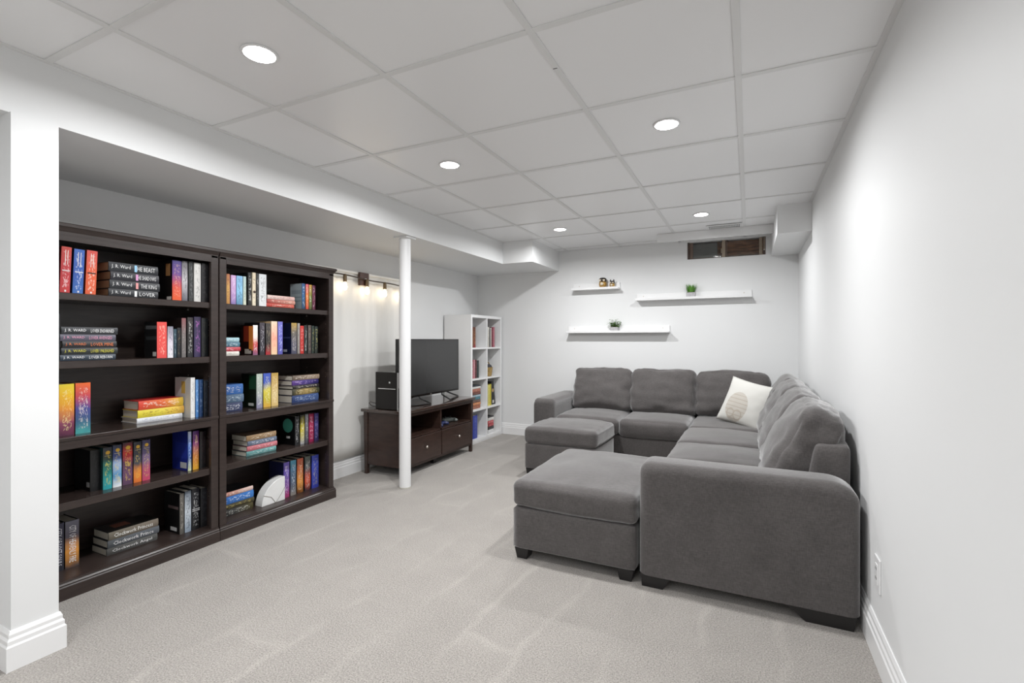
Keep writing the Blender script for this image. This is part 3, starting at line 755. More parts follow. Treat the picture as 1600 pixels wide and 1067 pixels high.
gold = mat('gold_glaze', (.55, .33, .09), .25, metal=.5); dk = mat('dark_glaze', (.02, .013, .01), .2); cream = mat('cream_glaze', (.75, .66, .52), .3)
def ornament(label, x, z, s, eared):
    t = thing('ornament', label, 'ornament', (x, YB-.055, z), 0, 'gold ornaments on the short ledge')
    bm = bmesh.new(); lathe(bm, [(.024*s, 0), (.034*s, .012*s), (.042*s, .04*s), (.040*s, .062*s), (.036*s, .07*s)], (x, YB-.055, z), 20); mk('body', bm, gold, t, True)
    bm = bmesh.new(); lathe(bm, [(.036*s, .068*s), (.041*s, .082*s), (.040*s, .1*s), (.030*s, .112*s), (.01*s, .116*s)], (x, YB-.055, z), 20); mk('head', bm, dk, t, True)
    bm = bmesh.new(); lathe(bm, [(.02*s, -.003), (.015*s, -.012*s), (.004*s, -.016*s)], (x, YB-.055-.036*s, z+.045*s), 12, 'y'); mk('chest', bm, cream, t, True)
    for k in (-1, 1):
        bm = bmesh.new(); lathe(bm, [(.013*s, 0), (.011*s, -.008*s), (.003*s, -.011*s)], (x+k*.021*s, YB-.055-.033*s, z+.083*s), 12, 'y'); mk('eye', bm, cream, t, True)
        if eared:
            bm = bmesh.new(); lathe(bm, [(.016*s, .098*s), (.010*s, .125*s), (.001, .145*s)], (x+k*.027*s, YB-.055, z), 10); mk('ear', bm, dk, t, True)
ornament('round gold and black glazed ornament on the short ledge', -1.44, 1.702, 1.0, False)
ornament('smaller gold and black ornament with pointed ears on the short ledge', -1.337, 1.702, .66, True)

potm = mat('grey_pot', (.44, .43, .44), .6, var=(40, .15))
def pot(t, x, z, w=.088, h=.052):
    y = YB-.053
    b2 = BX(x-w/2, x+w/2, y-w*.42, y+w*.42, z, z+h)
    for v in b2.verts:
        if v.co.z < z+.01: v.co.x = x+(v.co.x-x)*.9; v.co.y = y+(v.co.y-y)*.9
    mk('pot', bevel(b2, .004, 2), potm, t); mk('soil', BX(x-w*.42, x+w*.42, y-w*.35, y+w*.35, z+h, z+h+.004), mat('moss', (.05, .06, .02), .9), t); return y
x, z = -.53, 1.564
t = thing('potted_grass', 'small artificial grass tuft in a square grey pot', 'plant', (x, YB-.053, z)); y = pot(t, x, z)
bm = bmesh.new()
for k in range(150):
    a = random.random()*2*math.pi; r0 = .034*random.random()**.5; L_ = .055+.045*random.random()
    bx0, by0 = x+r0*math.cos(a), y+r0*math.sin(a)*.7; out = .012+.045*(r0/.034)*random.random(); w_ = .0022
    s = Vector((-math.sin(a), math.cos(a), 0))*w_; d = Vector((math.cos(a), math.sin(a)*.6, 0)); p = Vector((bx0, by0, z+.05))
    q = [p-s, p+s, p+d*out*.45+Vector((0, 0, L_*.6))+s*.8, p+d*out*.45+Vector((0, 0, L_*.6))-s*.8, p+d*out+Vector((0, 0, L_))]
    v = [bm.verts.new(c) for c in q]; bm.faces.new(v[:4]); bm.faces.new((v[3], v[2], v[4]))
o = mk('grass_blades', bm, mat('grass_green', (.10, .28, .03), .5, var=(90, .5)), t); o['kind'] = 'stuff'
x, z = -1.31, 1.227
t = thing('potted_succulent', 'small leafy green artificial plant in a grey pot', 'plant', (x, YB-.053, z)); y = pot(t, x, z, .086, .048)
bm = bmesh.new(); stems = bmesh.new()
for k in range(26):
    a = random.random()*2*math.pi; el = R(15+70*random.random()); L_ = .05+.045*random.random()
    d = Vector((math.cos(a)*math.cos(el), math.sin(a)*math.cos(el)*.6, math.sin(el))); p0 = Vector((x, y, z+.045)); 
    tube(stems, [p0, p0+d*L_], .0012, 4)
    for j in range(5):
        c = p0+d*L_*(.35+.65*j/4); s = d.cross(Vector((random.uniform(-1, 1), random.uniform(-1, 1), random.uniform(-1, 1)))).normalized(); f_ = (s+.4*d).normalized()
        wv = f_.cross(d).normalized()*.0095; l = .025
        v = [bm.verts.new(q) for q in (c, c+f_*l*.55+wv, c+f_*l, c+f_*l*.5-wv)]; bm.faces.new(v)
o = mk('leaves', bm, mat('leaf_green', (.12, .25, .05), .5, var=(70, .5)), t); o['kind'] = 'stuff'
mk('stems', stems, mat('stem_green', (.10, .12, .05), .6), t)

# ================================================================== BOOKEND
t = thing('bookend', 'white marble quarter-round bookend with grey inlay on the bottom shelf', 'bookend', (-2.79, 2.18, .082))
pts = [(2.243, .082)] + [(2.243-.17*math.cos(a), .082+.155*math.sin(a)) for a in [k*math.pi/2/14 for k in range(15)]]
b2 = bmesh.new(); prism(b2, pts, 'x', -2.83, -2.765); mk('marble', bevel(b2, .002, 1), mat('white_marble', (.74, .74, .73), .25, var=(9, .06)), t)
for a, bb in (((2.085, .15), (2.17, .084)), ((2.24, .165), (2.175, .084))):
    bm = bmesh.new(); tube(bm, [(-2.7648, a[0], a[1]), (-2.7648, (a[0]+bb[0])/2+.012, (a[1]+bb[1])/2+.01), (-2.7648, bb[0], bb[1])], .0022, 6); mk('inlay', bm, mat('grey_inlay', (.35, .33, .30), .4), t)
BOOKS=[
 ('A',1,'V',-2.74,1.0351,1.0560,1.3480,0.2070,'3a3a3a:202022/c8c8c8/101010','black hardcover with grey bars',''),
 ('A',1,'V',-2.74,1.0593,1.0965,1.3480,0.2070,'c23a3a:b8323a:c04238/f0d8d8/801c22','red hardcover with a silver band',''),
 ('A',1,'V',-2.74,1.1046,1.1444,1.3480,0.2034,'3c6cb4:2f56a8:3a66b8/e8eef8/1c3468','blue hardcover with a silver band',''),
 ('A',1,'V',-2.74,1.1516,1.1930,1.3480,0.2054,'e0623a:e4603a:d85048/f6e0d0/a83420','orange hardcover with a dark band',''),
 ('A',1,'L',-2.74,1.2421,1.4574,1.3480,0.0385,'2c2e32/f0f0f0/18181a','black hardcover, lowest of four','J. R. Ward|LOVER'),
 ('A',1,'L',-2.74,1.2461,1.4654,1.3865,0.0414,'2c2e32/e8a0a0/18181a','black hardcover with red cross mark, second lowest of four','J. R. Ward|THE KING'),
 ('A',1,'L',-2.74,1.2501,1.4614,1.4279,0.0414,'2e2e34/e0a0d0/18181a','black hardcover with pink mark, third of four up','J. R. Ward|THE SHADOWS'),
 ('A',1,'L',-2.74,1.2421,1.4574,1.4694,0.0444,'2e3034/a0d0f0/18181a','black hardcover with pale blue mark, topmost of four','J. R. Ward|THE BEAST'),
 ('A',1,'V',-2.74,1.5282,1.5750,1.3480,0.2134,'e86030:d85040:6a4a90:4a4080/e8c0a0/100e10','purple and orange hardcover',''),
 ('A',1,'V',-2.74,1.5766,1.6065,1.3480,0.2158,'60606a:c8c4c8:4c4a50/181818/202020','mottled white and black hardcover',''),
 ('A',1,'V',-2.74,1.6115,1.6370,1.3480,0.2171,'3a3c3c:343636/8a8c8c/202222','dark grey hardcover',''),
 ('A',1,'V',-2.74,1.6404,1.6769,1.3480,0.2149,'d8d6d2:e0deda/8a8a88/c0beb8','plain white hardcover',''),
 ('A',1,'V',-2.74,1.6804,1.7196,1.3480,0.2172,'1e1c1e:242224/4a4848/141414','plain black hardcover',''),
 ('A',2,'V',-2.74,1.0351,1.0626,1.0450,0.2093,'2a2c30:26282c/9a9ca0/181818','slim black hardcover with grey lettering',''),
 ('A',2,'L',-2.74,1.0609,1.2708,1.0450,0.0276,'3a4450/f0f0f0/181a1c','slate hardcover, lowest of five','J. R. WARD|LOVER REBORN'),
 ('A',2,'L',-2.74,1.0649,1.2788,1.0726,0.0307,'2e3234/d8d050/181a1c','black hardcover with yellow title, second lowest of five','J. R. WARD|LOVER UNLEASHED'),
 ('A',2,'L',-2.74,1.0689,1.2748,1.1033,0.0307,'2c2c30/e08050/181a1c','black hardcover with orange title, middle of five','J. R. WARD|LOVER MINE'),
 ('A',2,'L',-2.74,1.0609,1.2708,1.1340,0.0307,'5a5866/e0a0b8/1e1c22','purple-grey hardcover with pink title, fourth of five up','J. R. WARD|LOVER AVENGED'),
 ('A',2,'L',-2.74,1.0649,1.2788,1.1646,0.0337,'34363a/f0f0f0/181a1c','dark grey hardcover with white title, topmost of five','J. R. WARD|LOVER ENSHRINED'),
 ('A',2,'V',-2.74,1.4539,1.5014,1.0450,0.1867,'e2504c:e4544e/f8c8b8/121416','coral red hardcover with black cover',''),
 ('A',2,'V',-2.74,1.5045,1.5329,1.0450,0.1644,'e8e6ea:d8d0dc:7a7c8a/4a3a60/303038','white hardcover with dark speckles',''),
 ('A',2,'V',-2.74,1.5345,1.5506,1.0450,0.1514,'2c3c48:38505c/b0c0c8/182028','slim teal-black paperback',''),
 ('A',2,'V',-2.74,1.5522,1.5717,1.0450,0.1586,'1a1c20:22242a/7a6a50/141416','thin black paperback',''),
 ('A',2,'V',-2.74,1.5750,1.5981,1.0450,0.2110,'6a6666:7a7472:8a5a5c/a89c98/1a1010','grey hardcover with dark red top',''),
 ('A',2,'V',-2.74,1.6048,1.6353,1.0450,0.2158,'2a2a2c:302e2e:383434/e0e0dc/161616','black hardcover with white print',''),
 ('A',2,'V',-2.74,1.6404,1.6769,1.0450,0.2209,'3a3252:403858:342e48/c070c0/221c34','violet hardcover with pink emblem',''),
 ('A',2,'V',-2.74,1.6804,1.7178,1.0450,0.2154,'16181a:1c1e20/3a3a30/0e0e0e','matte black hardcover',''),
 ('A',3,'V',-2.76,1.0383,1.0637,0.7090,0.2346,'d8d4d0:dcd8d4/5a5a58/c8c4c0','white hardcover with grey lettering',''),
 ('A',3,'V',-2.76,1.0659,1.1208,0.7090,0.2311,'5a2a44:8a4460:e09038:e8b428:e0c838/f0e0a0/a07020','wide yellow and purple hardcover with painted spine',''),
 ('A',3,'V',-2.76,1.1243,1.1819,0.7090,0.2321,'48a0a0:3a5a80:4a4a90:c84a50:e86a34/f4e8e0/903020','wide orange and teal hardcover with painted spine',''),
 ('A',3,'L',-2.82,1.4007,1.6237,0.7090,0.0270,'e4e6ea/7a88b0/d0d0d0','white hardcover under two bright ones',''),
 ('A',3,'L',-2.82,1.4047,1.6317,0.7360,0.0404,'e0d040:e8d850:e8b050/8a5a20/d8c030','yellow hardcover between a red and a white one',''),
 ('A',3,'L',-2.82,1.4087,1.6277,0.7764,0.0472,'d84838:e06a38:e0c040/f8e8d8/b82828','red to yellow hardcover on the pile of three',''),
 ('A',3,'V',-2.765,1.6364,1.6606,0.7090,0.2208,'e8e8e6:e4e4e2/909090/c4c4c0','white hardcover with yellow cover figure',''),
 ('A',3,'V',-2.765,1.6640,1.6816,0.7090,0.2084,'4a80c0:6090c8/d0e0f0/284870','slim sky blue paperback',''),
 ('A',3,'V',-2.765,1.6833,1.7046,0.7090,0.2068,'24406c:2a4a78/8098b8/182848','slim navy paperback',''),
 ('A',3,'V',-2.765,1.7082,1.7353,0.7090,0.2012,'1c2028:22262e/505860/101216','dark charcoal paperback',''),
 ('A',4,'V',-2.8,1.1965,1.2395,0.4200,0.1942,'101012:141416/2c2c2e/0c0c0e','plain black hardcover with barcode',''),
 ('A',4,'V',-2.78,1.2383,1.2761,0.4200,0.2005,'30a0a8:2a9090:207068:304038:3a3c44/d8c850/184848','teal hardcover with gold crest',''),
 ('A',4,'V',-2.78,1.2788,1.3164,0.4200,0.2050,'e8ecf0:5090c0:9ab0d0:3c4a88:3c4254/e8d060/20304c','blue and white hardcover with gold crest',''),
 ('A',4,'V',-2.78,1.3205,1.3635,0.4200,0.2091,'584058:6a4868:503048:c83830:4a2a34/e0c050/401820','red hardcover with gold crest',''),
 ('A',4,'V',-2.78,1.3677,1.4036,0.4200,0.2041,'e07030:e08838:40424a:3c3e48:34363e/e0c050/242428','orange-footed charcoal hardcover with gold crest',''),
 ('A',4,'V',-2.78,1.4065,1.4434,0.4200,0.2065,'c84a68:b05070:7a6080:5a5078:443e60/e0c858/302848','purple and pink hardcover with gold crest',''),
 ('A',4,'V',-2.765,1.6228,1.6416,0.4200,0.2153,'d0d8b0:405a90:6080c8:c8d0e0/e8f0f8/202e8c','blue hardcover with navy back cover',''),
 ('A',4,'V',-2.765,1.6485,1.6816,0.4200,0.2133,'d8a030:c07838:7a3a70:5a3478/f0c8a0/20142c','purple hardcover with golden foot',''),
 ('A',4,'V',-2.765,1.6868,1.7208,0.4200,0.2032,'1a1a1c:20181c/403030/101010','black hardcover beside the shelf side',''),
 ('A',5,'V',-2.83,1.0736,1.1114,0.0820,0.2190,'26262e:3a3a48:34344a/d8d8e0/16161a','dark blue fantasy hardcover','CITY OF LOST SOULS'),
 ('A',5,'V',-2.83,1.1149,1.1673,0.0820,0.2174,'4a4040:d89038:5a5460:6a6a78/f0f0f0/18181c','grey hardcover with golden foot','CITY OF HEAVENLY FIRE'),
 ('A',5,'L',-2.815,1.2683,1.4943,0.0820,0.0369,'4a4a48:5a5a58/f0f0f0/141416','dark hardcover, lowest of three','Clockwork Angel'),
 ('A',5,'L',-2.815,1.2723,1.5023,0.1189,0.0369,'4c5054:60646a/f0f0f0/141416','grey-blue hardcover, middle of three','Clockwork Prince'),
 ('A',5,'L',-2.815,1.2763,1.4983,0.1557,0.0399,'6a6458:7a7064/f4f4f0/161412','bronze hardcover, topmost of three','Clockwork Princess'),
 ('A',5,'V',-2.775,1.5852,1.6084,0.0820,0.2206,'5a5854:6a6660/a8a49c/121214','grey hardcover with black back cover',''),
 ('A',5,'V',-2.775,1.6118,1.6458,0.0820,0.2256,'8a98a8:c8d0d8:5a6470/303840/1c2024','silver-blue hardcover',''),
 ('A',5,'V',-2.775,1.6492,1.6912,0.0820,0.2283,'1c1c1e:24242a/d8d8d8/121214','black hardcover with silver rings',''),
 ('A',5,'V',-2.775,1.6965,1.7380,0.0820,0.2191,'161618:1c1c20/404046/101012','black hardcover with faint silver line',''),
 ('B',1,'V',-2.74,1.8244,1.8458,1.3480,0.1762,'c08848:d8a860:b06848/805030/6a3c28','slim orange-brown paperback',''),
 ('B',1,'V',-2.74,1.8517,1.8835,1.3480,0.1726,'8a78b0:c8a0d0:d8b0dc/f0e0f4/8a6a98','lilac paperback',''),
 ('B',1,'V',-2.74,1.8867,1.9262,1.3480,0.1734,'5a88a8:90c8e8:88b8e0/20405c/4a7a9c','light blue paperback with dark castle',''),
 ('B',1,'V',-2.74,1.9295,1.9490,1.3480,0.1733,'d8dcc8:c8d8cc:b8d0d0/808878/a0a898','slim pale green paperback',''),
 ('B',1,'V',-2.74,1.9595,1.9849,1.3480,0.2006,'242424:2a2a2a/d8d8d4/161616','black paperback with white letters',''),
 ('B',1,'V',-2.74,1.9892,2.0129,1.3480,0.2042,'e8dcc4:e4d4b8/403028/c8b898','cream hardcover with a round dot',''),
 ('B',1,'V',-2.74,2.0164,2.0313,1.3480,0.2030,'2c2c2c:343434/d0d0cc/181818','thin black paperback with white letters',''),
 ('B',1,'V',-2.74,2.0348,2.0862,1.3480,0.2015,'e0e2e4:dcdee0/303030/c8c8c8','tall white hardcover with black flowers',''),
 ('B',1,'L',-2.745,2.0882,2.2957,1.3480,0.0260,'b84038:c86050/f0e0d0/902820','red paperback, lowest of three',''),
 ('B',1,'L',-2.745,2.0922,2.3037,1.3740,0.0260,'a84a44:c89080/f0d8c8/903028','rust paperback, middle of three',''),
 ('B',1,'L',-2.745,2.0962,2.2997,1.4000,0.0260,'e0c8c0:d8b0a8/8a4040/c89080','cream and red paperback, topmost of three',''),
 ('B',1,'V',-2.74,2.3579,2.3845,1.3480,0.1755,'24405c:2a6090:305888/e0e8f0/a0aeb4','blue paperback with grey back cover',''),
 ('B',1,'V',-2.74,2.3899,2.4148,1.3480,0.1743,'c84030:e88038:d86078/f0e8d0/a86030','orange paperback',''),
 ('B',1,'V',-2.74,2.4180,2.4422,1.3480,0.1727,'4a5030:78883c:c89848/f0f0e0/5a6030','green paperback',''),
 ('B',1,'V',-2.74,2.4455,2.4723,1.3480,0.1711,'5a2038:6a2840:602a48/e8d8dc/401828','maroon paperback',''),
 ('B',2,'L',-2.75,1.7860,1.9087,1.0450,0.0262,'d8d4cc:e0dcd4/a09a90/c8c4bc','white paperback, lowest of four',''),
 ('B',2,'L',-2.75,1.7900,1.9167,1.0712,0.0262,'c04858:b84048/f0d0d4/902830','crimson paperback, third of four down',''),
 ('B',2,'L',-2.75,1.7940,1.9127,1.0974,0.0299,'406070:50788a/d8e4e8/2c4450','slate blue paperback, second of four down',''),
 ('B',2,'L',-2.75,1.7860,1.9087,1.1273,0.0262,'8ab0bc:a0c4cc/f0f4f4/6890a0','pale teal paperback, topmost of four',''),
 ('B',2,'V',-2.75,2.0008,2.0334,1.0450,0.1846,'7a6080:c84040:f0e8e0:f4f0ec/f8f4f0/1c0808','white and red hardcover with flaming cover',''),
 ('B',2,'V',-2.75,2.0466,2.0824,1.0450,0.2020,'2c2a30:38343c:48424a/c8c4cc/1a181c','dark plum hardcover',''),
 ('B',2,'V',-2.75,2.0892,2.1236,1.0450,0.1992,'b83038:2c2a2a:3a3634:484442/b8a890/1a1818','charcoal hardcover with red foot',''),
 ('B',2,'V',-2.75,2.1283,2.1729,1.0450,0.2129,'f0d0a8:f0b098:f2dcc0/e08078/d8b890','tall cream hardcover with pink panel',''),
 ('B',2,'V',-2.75,2.1777,2.2139,1.0450,0.2124,'5a58a8:6a68c0:7a78cc/d0dcf8/20244c','lavender hardcover',''),
 ('B',2,'V',-2.75,2.2810,2.3245,1.0450,0.2073,'4a4a5c:5a5868:6a645c:b89850/d8d0c8/141c3c','grey hardcover with gold top and navy cover',''),
 ('B',2,'V',-2.75,2.3297,2.3506,1.0450,0.2063,'8a8480:a09a94/303030/404040','thin grey paperback',''),
 ('B',2,'V',-2.75,2.3528,2.3825,1.0450,0.1896,'b8302c:c83834/f0d8d0/801c1c','bright red paperback',''),
 ('B',2,'V',-2.75,2.3846,2.4116,1.0450,0.1948,'202222:2a2c2c/d8dcd8/141414','black paperback with white marks',''),
 ('B',2,'V',-2.75,2.4176,2.4450,1.0450,0.1957,'4a4240:5c524e/a09488/2c2826','brown-grey paperback',''),
 ('B',2,'V',-2.75,2.4489,2.4735,1.0450,0.1920,'26302c:2c3834/c8c070/182018','dark green paperback with gold dot',''),
 ('B',2,'V',-2.75,2.4768,2.5040,1.0450,0.1882,'222824:283230/d0c880/161a18','black-green paperback with gold dot',''),
 ('B',3,'L',-2.79,1.7860,1.9573,0.7090,0.0531,'2c3450:3c4464/f0f0f4/1c2238','navy hardcover with white title, lowest of three',''),
 ('B',3,'L',-2.79,1.7900,1.9653,0.7621,0.0490,'3a4c60:5a7088/c8d4dc/283444','slate hardcover, middle of three',''),
 ('B',3,'L',-2.79,1.7940,1.9613,0.8112,0.0613,'2c5490:3a68a8/f0e8e0/1e3c6c','bright blue hardcover, topmost of three',''),
 ('B',3,'V',-2.78,2.0467,2.0892,0.7090,0.2151,'8a88a0:a8b0a8:b8c4b8/f0f0e8/0e1a10','pale sage hardcover with dark green cover',''),
 ('B',3,'V',-2.78,2.0951,2.1491,0.7090,0.2158,'d8a848:c8b838:d8c850:4058b0:4a60b8/f0f0d0/4a3a18','blue and yellow hardcover',''),
 ('B',3,'V',-2.78,2.1524,2.2039,0.7090,0.2144,'d8b878:d8c088:c8a868:b89850/fff0d0/6a1c1c','gold hardcover',''),
 ('B',3,'L',-2.785,2.3137,2.5377,0.7090,0.0508,'2c3c68:3a5080:4a6090/c8d8f0/1c2848','blue hardcover, lowest of five',''),
 ('B',3,'L',-2.785,2.3177,2.5457,0.7598,0.0423,'3a3a30:a08850:2c3830/f0e0b0/20241c','dark hardcover with golden figure, second lowest of five',''),
 ('B',3,'L',-2.785,2.3217,2.5417,0.8021,0.0254,'2c2826:343030/e0d8cc/1c1a18','thin black hardcover, middle of five',''),
 ('B',3,'L',-2.785,2.3137,2.5377,0.8275,0.0339,'5a3a80:483880:302c60/d8c0e8/281c48','purple hardcover, fourth of five up',''),
 ('B',3,'L',-2.785,2.3177,2.5457,0.8613,0.0339,'6a5c50:8a7868:a08c78/f0e8dc/40342c','tan hardcover, topmost of five',''),
 ('B',4,'L',-2.775,1.9741,2.1815,0.4200,0.0311,'5a8888:6aa0a0/e8f4f0/3c5c5c','teal hardcover with pale ends, lowest of four',''),
 ('B',4,'L',-2.775,1.9781,2.1895,0.4511,0.0311,'b86870:c87880/f8e8e8/80484c','rose hardcover with pale ends, second lowest of four',''),
 ('B',4,'L',-2.775,1.9821,2.1855,0.4822,0.0311,'5a6478:687488/e0e4ec/404858','blue-grey hardcover with pale ends, third of four up',''),
 ('B',4,'L',-2.775,1.9741,2.1815,0.5134,0.0350,'8a7050:9c8060/f0e8d8/5a4838','brown hardcover with pale ends, topmost of four',''),
 ('B',4,'V',-2.775,2.3300,2.3667,0.4200,0.1981,'222224:2c2c2e/c8c8c8/0a0a0c','black hardcover with green disc on its cover',''),
 ('B',4,'V',-2.775,2.3747,2.4095,0.4200,0.2008,'a0a0a4:c8b830:303030/f0f0e8/1c1c1c','black and yellow hardcover',''),
 ('B',4,'V',-2.775,2.4150,2.4434,0.4200,0.2001,'4a4a50:68686e:8a8a90/e0e0e0/2c2c30','silver-grey hardcover',''),
 ('B',4,'V',-2.775,2.4478,2.4897,0.4200,0.1992,'8a1c48:a02850:902048/f0d0dc/581030','magenta hardcover',''),
 ('B',4,'V',-2.775,2.4954,2.5325,0.4200,0.1976,'2c2850:3a3468:443c78/a098c8/1c1a38','indigo hardcover',''),
 ('B',5,'L',-2.8,1.7860,2.0353,0.0820,0.0420,'1e1e20:3a3a38:4a4428/f0f0e8/141414','black paperback with white letters, lowest of four',''),
 ('B',5,'L',-2.8,1.7900,2.0433,0.1240,0.0305,'3a3428:4a4430/c8b868/242018','dark olive paperback, second lowest of four',''),
 ('B',5,'L',-2.8,1.7940,2.0393,0.1545,0.0458,'2c60a8:3c78c0/e8f0f8/1c4478','bright blue paperback, third of four up',''),
 ('B',5,'L',-2.8,1.7860,2.0353,0.2003,0.0267,'a05048:c09080:d8c0b8/f0e8e0/101012','red and white paperback with black cover, topmost of four',''),
 ('B',5,'V',-2.79,2.2536,2.2988,0.0820,0.2360,'a03868:7a4890:5a4898:6a5aa8/e8d8f0/1c2048','purple hardcover with navy cover',''),
 ('B',5,'V',-2.79,2.3065,2.3531,0.0820,0.2370,'888078:50586a:486078:5090a8/d8e0e8/2c3440','steel blue hardcover',''),
 ('B',5,'V',-2.79,2.3610,2.4117,0.0820,0.2377,'5a3018:d89040:a85830:b86048/f4e0c0/402010','amber hardcover',''),
 ('B',5,'V',-2.79,2.4253,2.4750,0.0820,0.2372,'2c2c34:c85030:4a4e54:5a6058/e8e0d8/1c2024','charcoal hardcover with fiery band',''),
 ('B',5,'V',-2.79,2.4862,2.5462,0.0820,0.2321,'38409c:3c48a8:4450b0/c0b890/202868','royal blue hardcover',''),
 ('C',1,'V',-2.73,4.6015,4.6415,1.0520,0.2258,'6a4028:7a4c30:684028/c8a050/4a2c1c','brown leather-look book',''),
 ('C',1,'V',-2.73,4.6442,4.6848,1.0520,0.2268,'8a3038:6a3a2c:603428/c8a050/401c18','dark red-brown book',''),
 ('C',1,'V',-2.73,4.9646,5.0002,1.0520,0.2342,'c8c4bc:dcd8d0/807a70/b0aca4','slim ivory book',''),
 ('C',1,'V',-2.73,5.0034,5.0253,1.0520,0.2199,'26262a:303034/606060/1c1c1c','thin black book',''),
 ('C',1,'V',-2.73,5.0284,5.0537,1.0520,0.2280,'c0bcb4:d0ccc4/8a847c/a8a49c','thin grey-white book',''),
 ('C',1,'V',-2.73,5.0569,5.0920,1.0520,0.2363,'6a2838:7a3040/a87078/481824','maroon book',''),
 ('C',1,'V',-2.73,5.0952,5.1340,1.0520,0.2372,'a8606c:b06874/d8b0b4/7a404a','dusty pink book',''),
 ('C',2,'V',-2.73,4.6015,4.6387,0.7120,0.2073,'a85a62:8a3c44/e0b8bc/6a2c34','brick pink book',''),
 ('C',2,'V',-2.73,4.6415,4.6721,0.7120,0.2059,'b87880:c08890/e8d0d4/8a5058','pale pink book',''),
 ('C',2,'V',-2.73,4.6749,4.7088,0.7120,0.2046,'4a2024:5a282c/a07070/301418','oxblood book',''),
 ('C',2,'V',-2.73,4.7116,4.7603,0.7120,0.1958,'242c2c:2c3434/607070/182020','dark green-black book',''),
 ('C',3,'L',-2.73,4.6002,4.7838,0.3720,0.0383,'8a4c34:98563a/d0a890/5a3022','russet book, lowest of the pile',''),
 ('C',3,'L',-2.73,4.6042,4.7918,0.4103,0.0306,'c07848:c88050/e8c8a8/8a5430','orange-tan book, second lowest of the pile',''),
 ('C',3,'L',-2.73,4.6082,4.7878,0.4409,0.0306,'5a4038:684a40/a89080/3c2a24','brown book, third of the pile up',''),
 ('C',3,'L',-2.73,4.6002,4.7838,0.4716,0.0306,'2c6470:347484/a8c8d0/1c444c','teal book, middle of the pile',''),
 ('C',3,'L',-2.73,4.6042,4.7918,0.5022,0.0230,'90a8b4:a0b8c4/e0e8ec/688088','pale blue book in the pile',''),
 ('C',3,'L',-2.73,4.6082,4.7878,0.5252,0.0306,'5c3028:6a382e/b08878/40201a','dark rust book in the pile',''),
 ('C',3,'L',-2.73,4.6002,4.7838,0.5559,0.0383,'9c5844:a8624c/d8b0a0/6a3a2c','terracotta book in the pile',''),
 ('C',3,'L',-2.73,4.6042,4.7918,0.5942,0.0230,'dcdcd8:e4e4e0/a0a09c/c8c8c4','white book near the top of the pile',''),
 ('C',3,'L',-2.73,4.6082,4.7878,0.6171,0.0153,'2c3038:343840/707880/1c2028','thin black book, topmost of the pile',''),
 ('C',3,'V',-2.73,4.9661,5.0096,0.3720,0.2426,'d8cc70:e0d880/8a8040/a89c48','pale yellow book',''),
 ('C',3,'V',-2.73,5.0127,5.0505,0.3720,0.2464,'c8b830:d4c43c/807020/948824','mustard yellow book',''),
 ('C',4,'V',-2.73,4.6193,4.7230,0.0450,0.2556,'2c3c98:3444a8/8090d0/202c70','thick royal blue binder',''),
 ('C',4,'L',-2.73,4.9652,5.0976,0.0450,0.0433,'dcdcdc:e4e4e4/a0a0a0/c8c8c8','white book, lowest of six',''),
 ('C',4,'L',-2.73,4.9692,5.1056,0.0883,0.0346,'1e1e20:262628/808080/141414','black book, second lowest of six',''),
 ('C',4,'L',-2.73,4.9732,5.1016,0.1229,0.0346,'a83038:b83840/e8c0c0/781c24','red book, third of six up',''),
 ('C',4,'L',-2.73,4.9652,5.0976,0.1575,0.0346,'c0484c:c85054/f0d0d0/882c30','coral book, fourth of six up',''),
 ('C',4,'L',-2.73,4.9692,5.1056,0.1921,0.0346,'e0dcd8:e8e4e0/b0a8a0/c8c4c0','white book under a thin black one',''),
 ('C',4,'L',-2.73,4.9732,5.1016,0.2267,0.0173,'202226:2a2c30/707070/181818','thin black book, topmost of six',''),
]

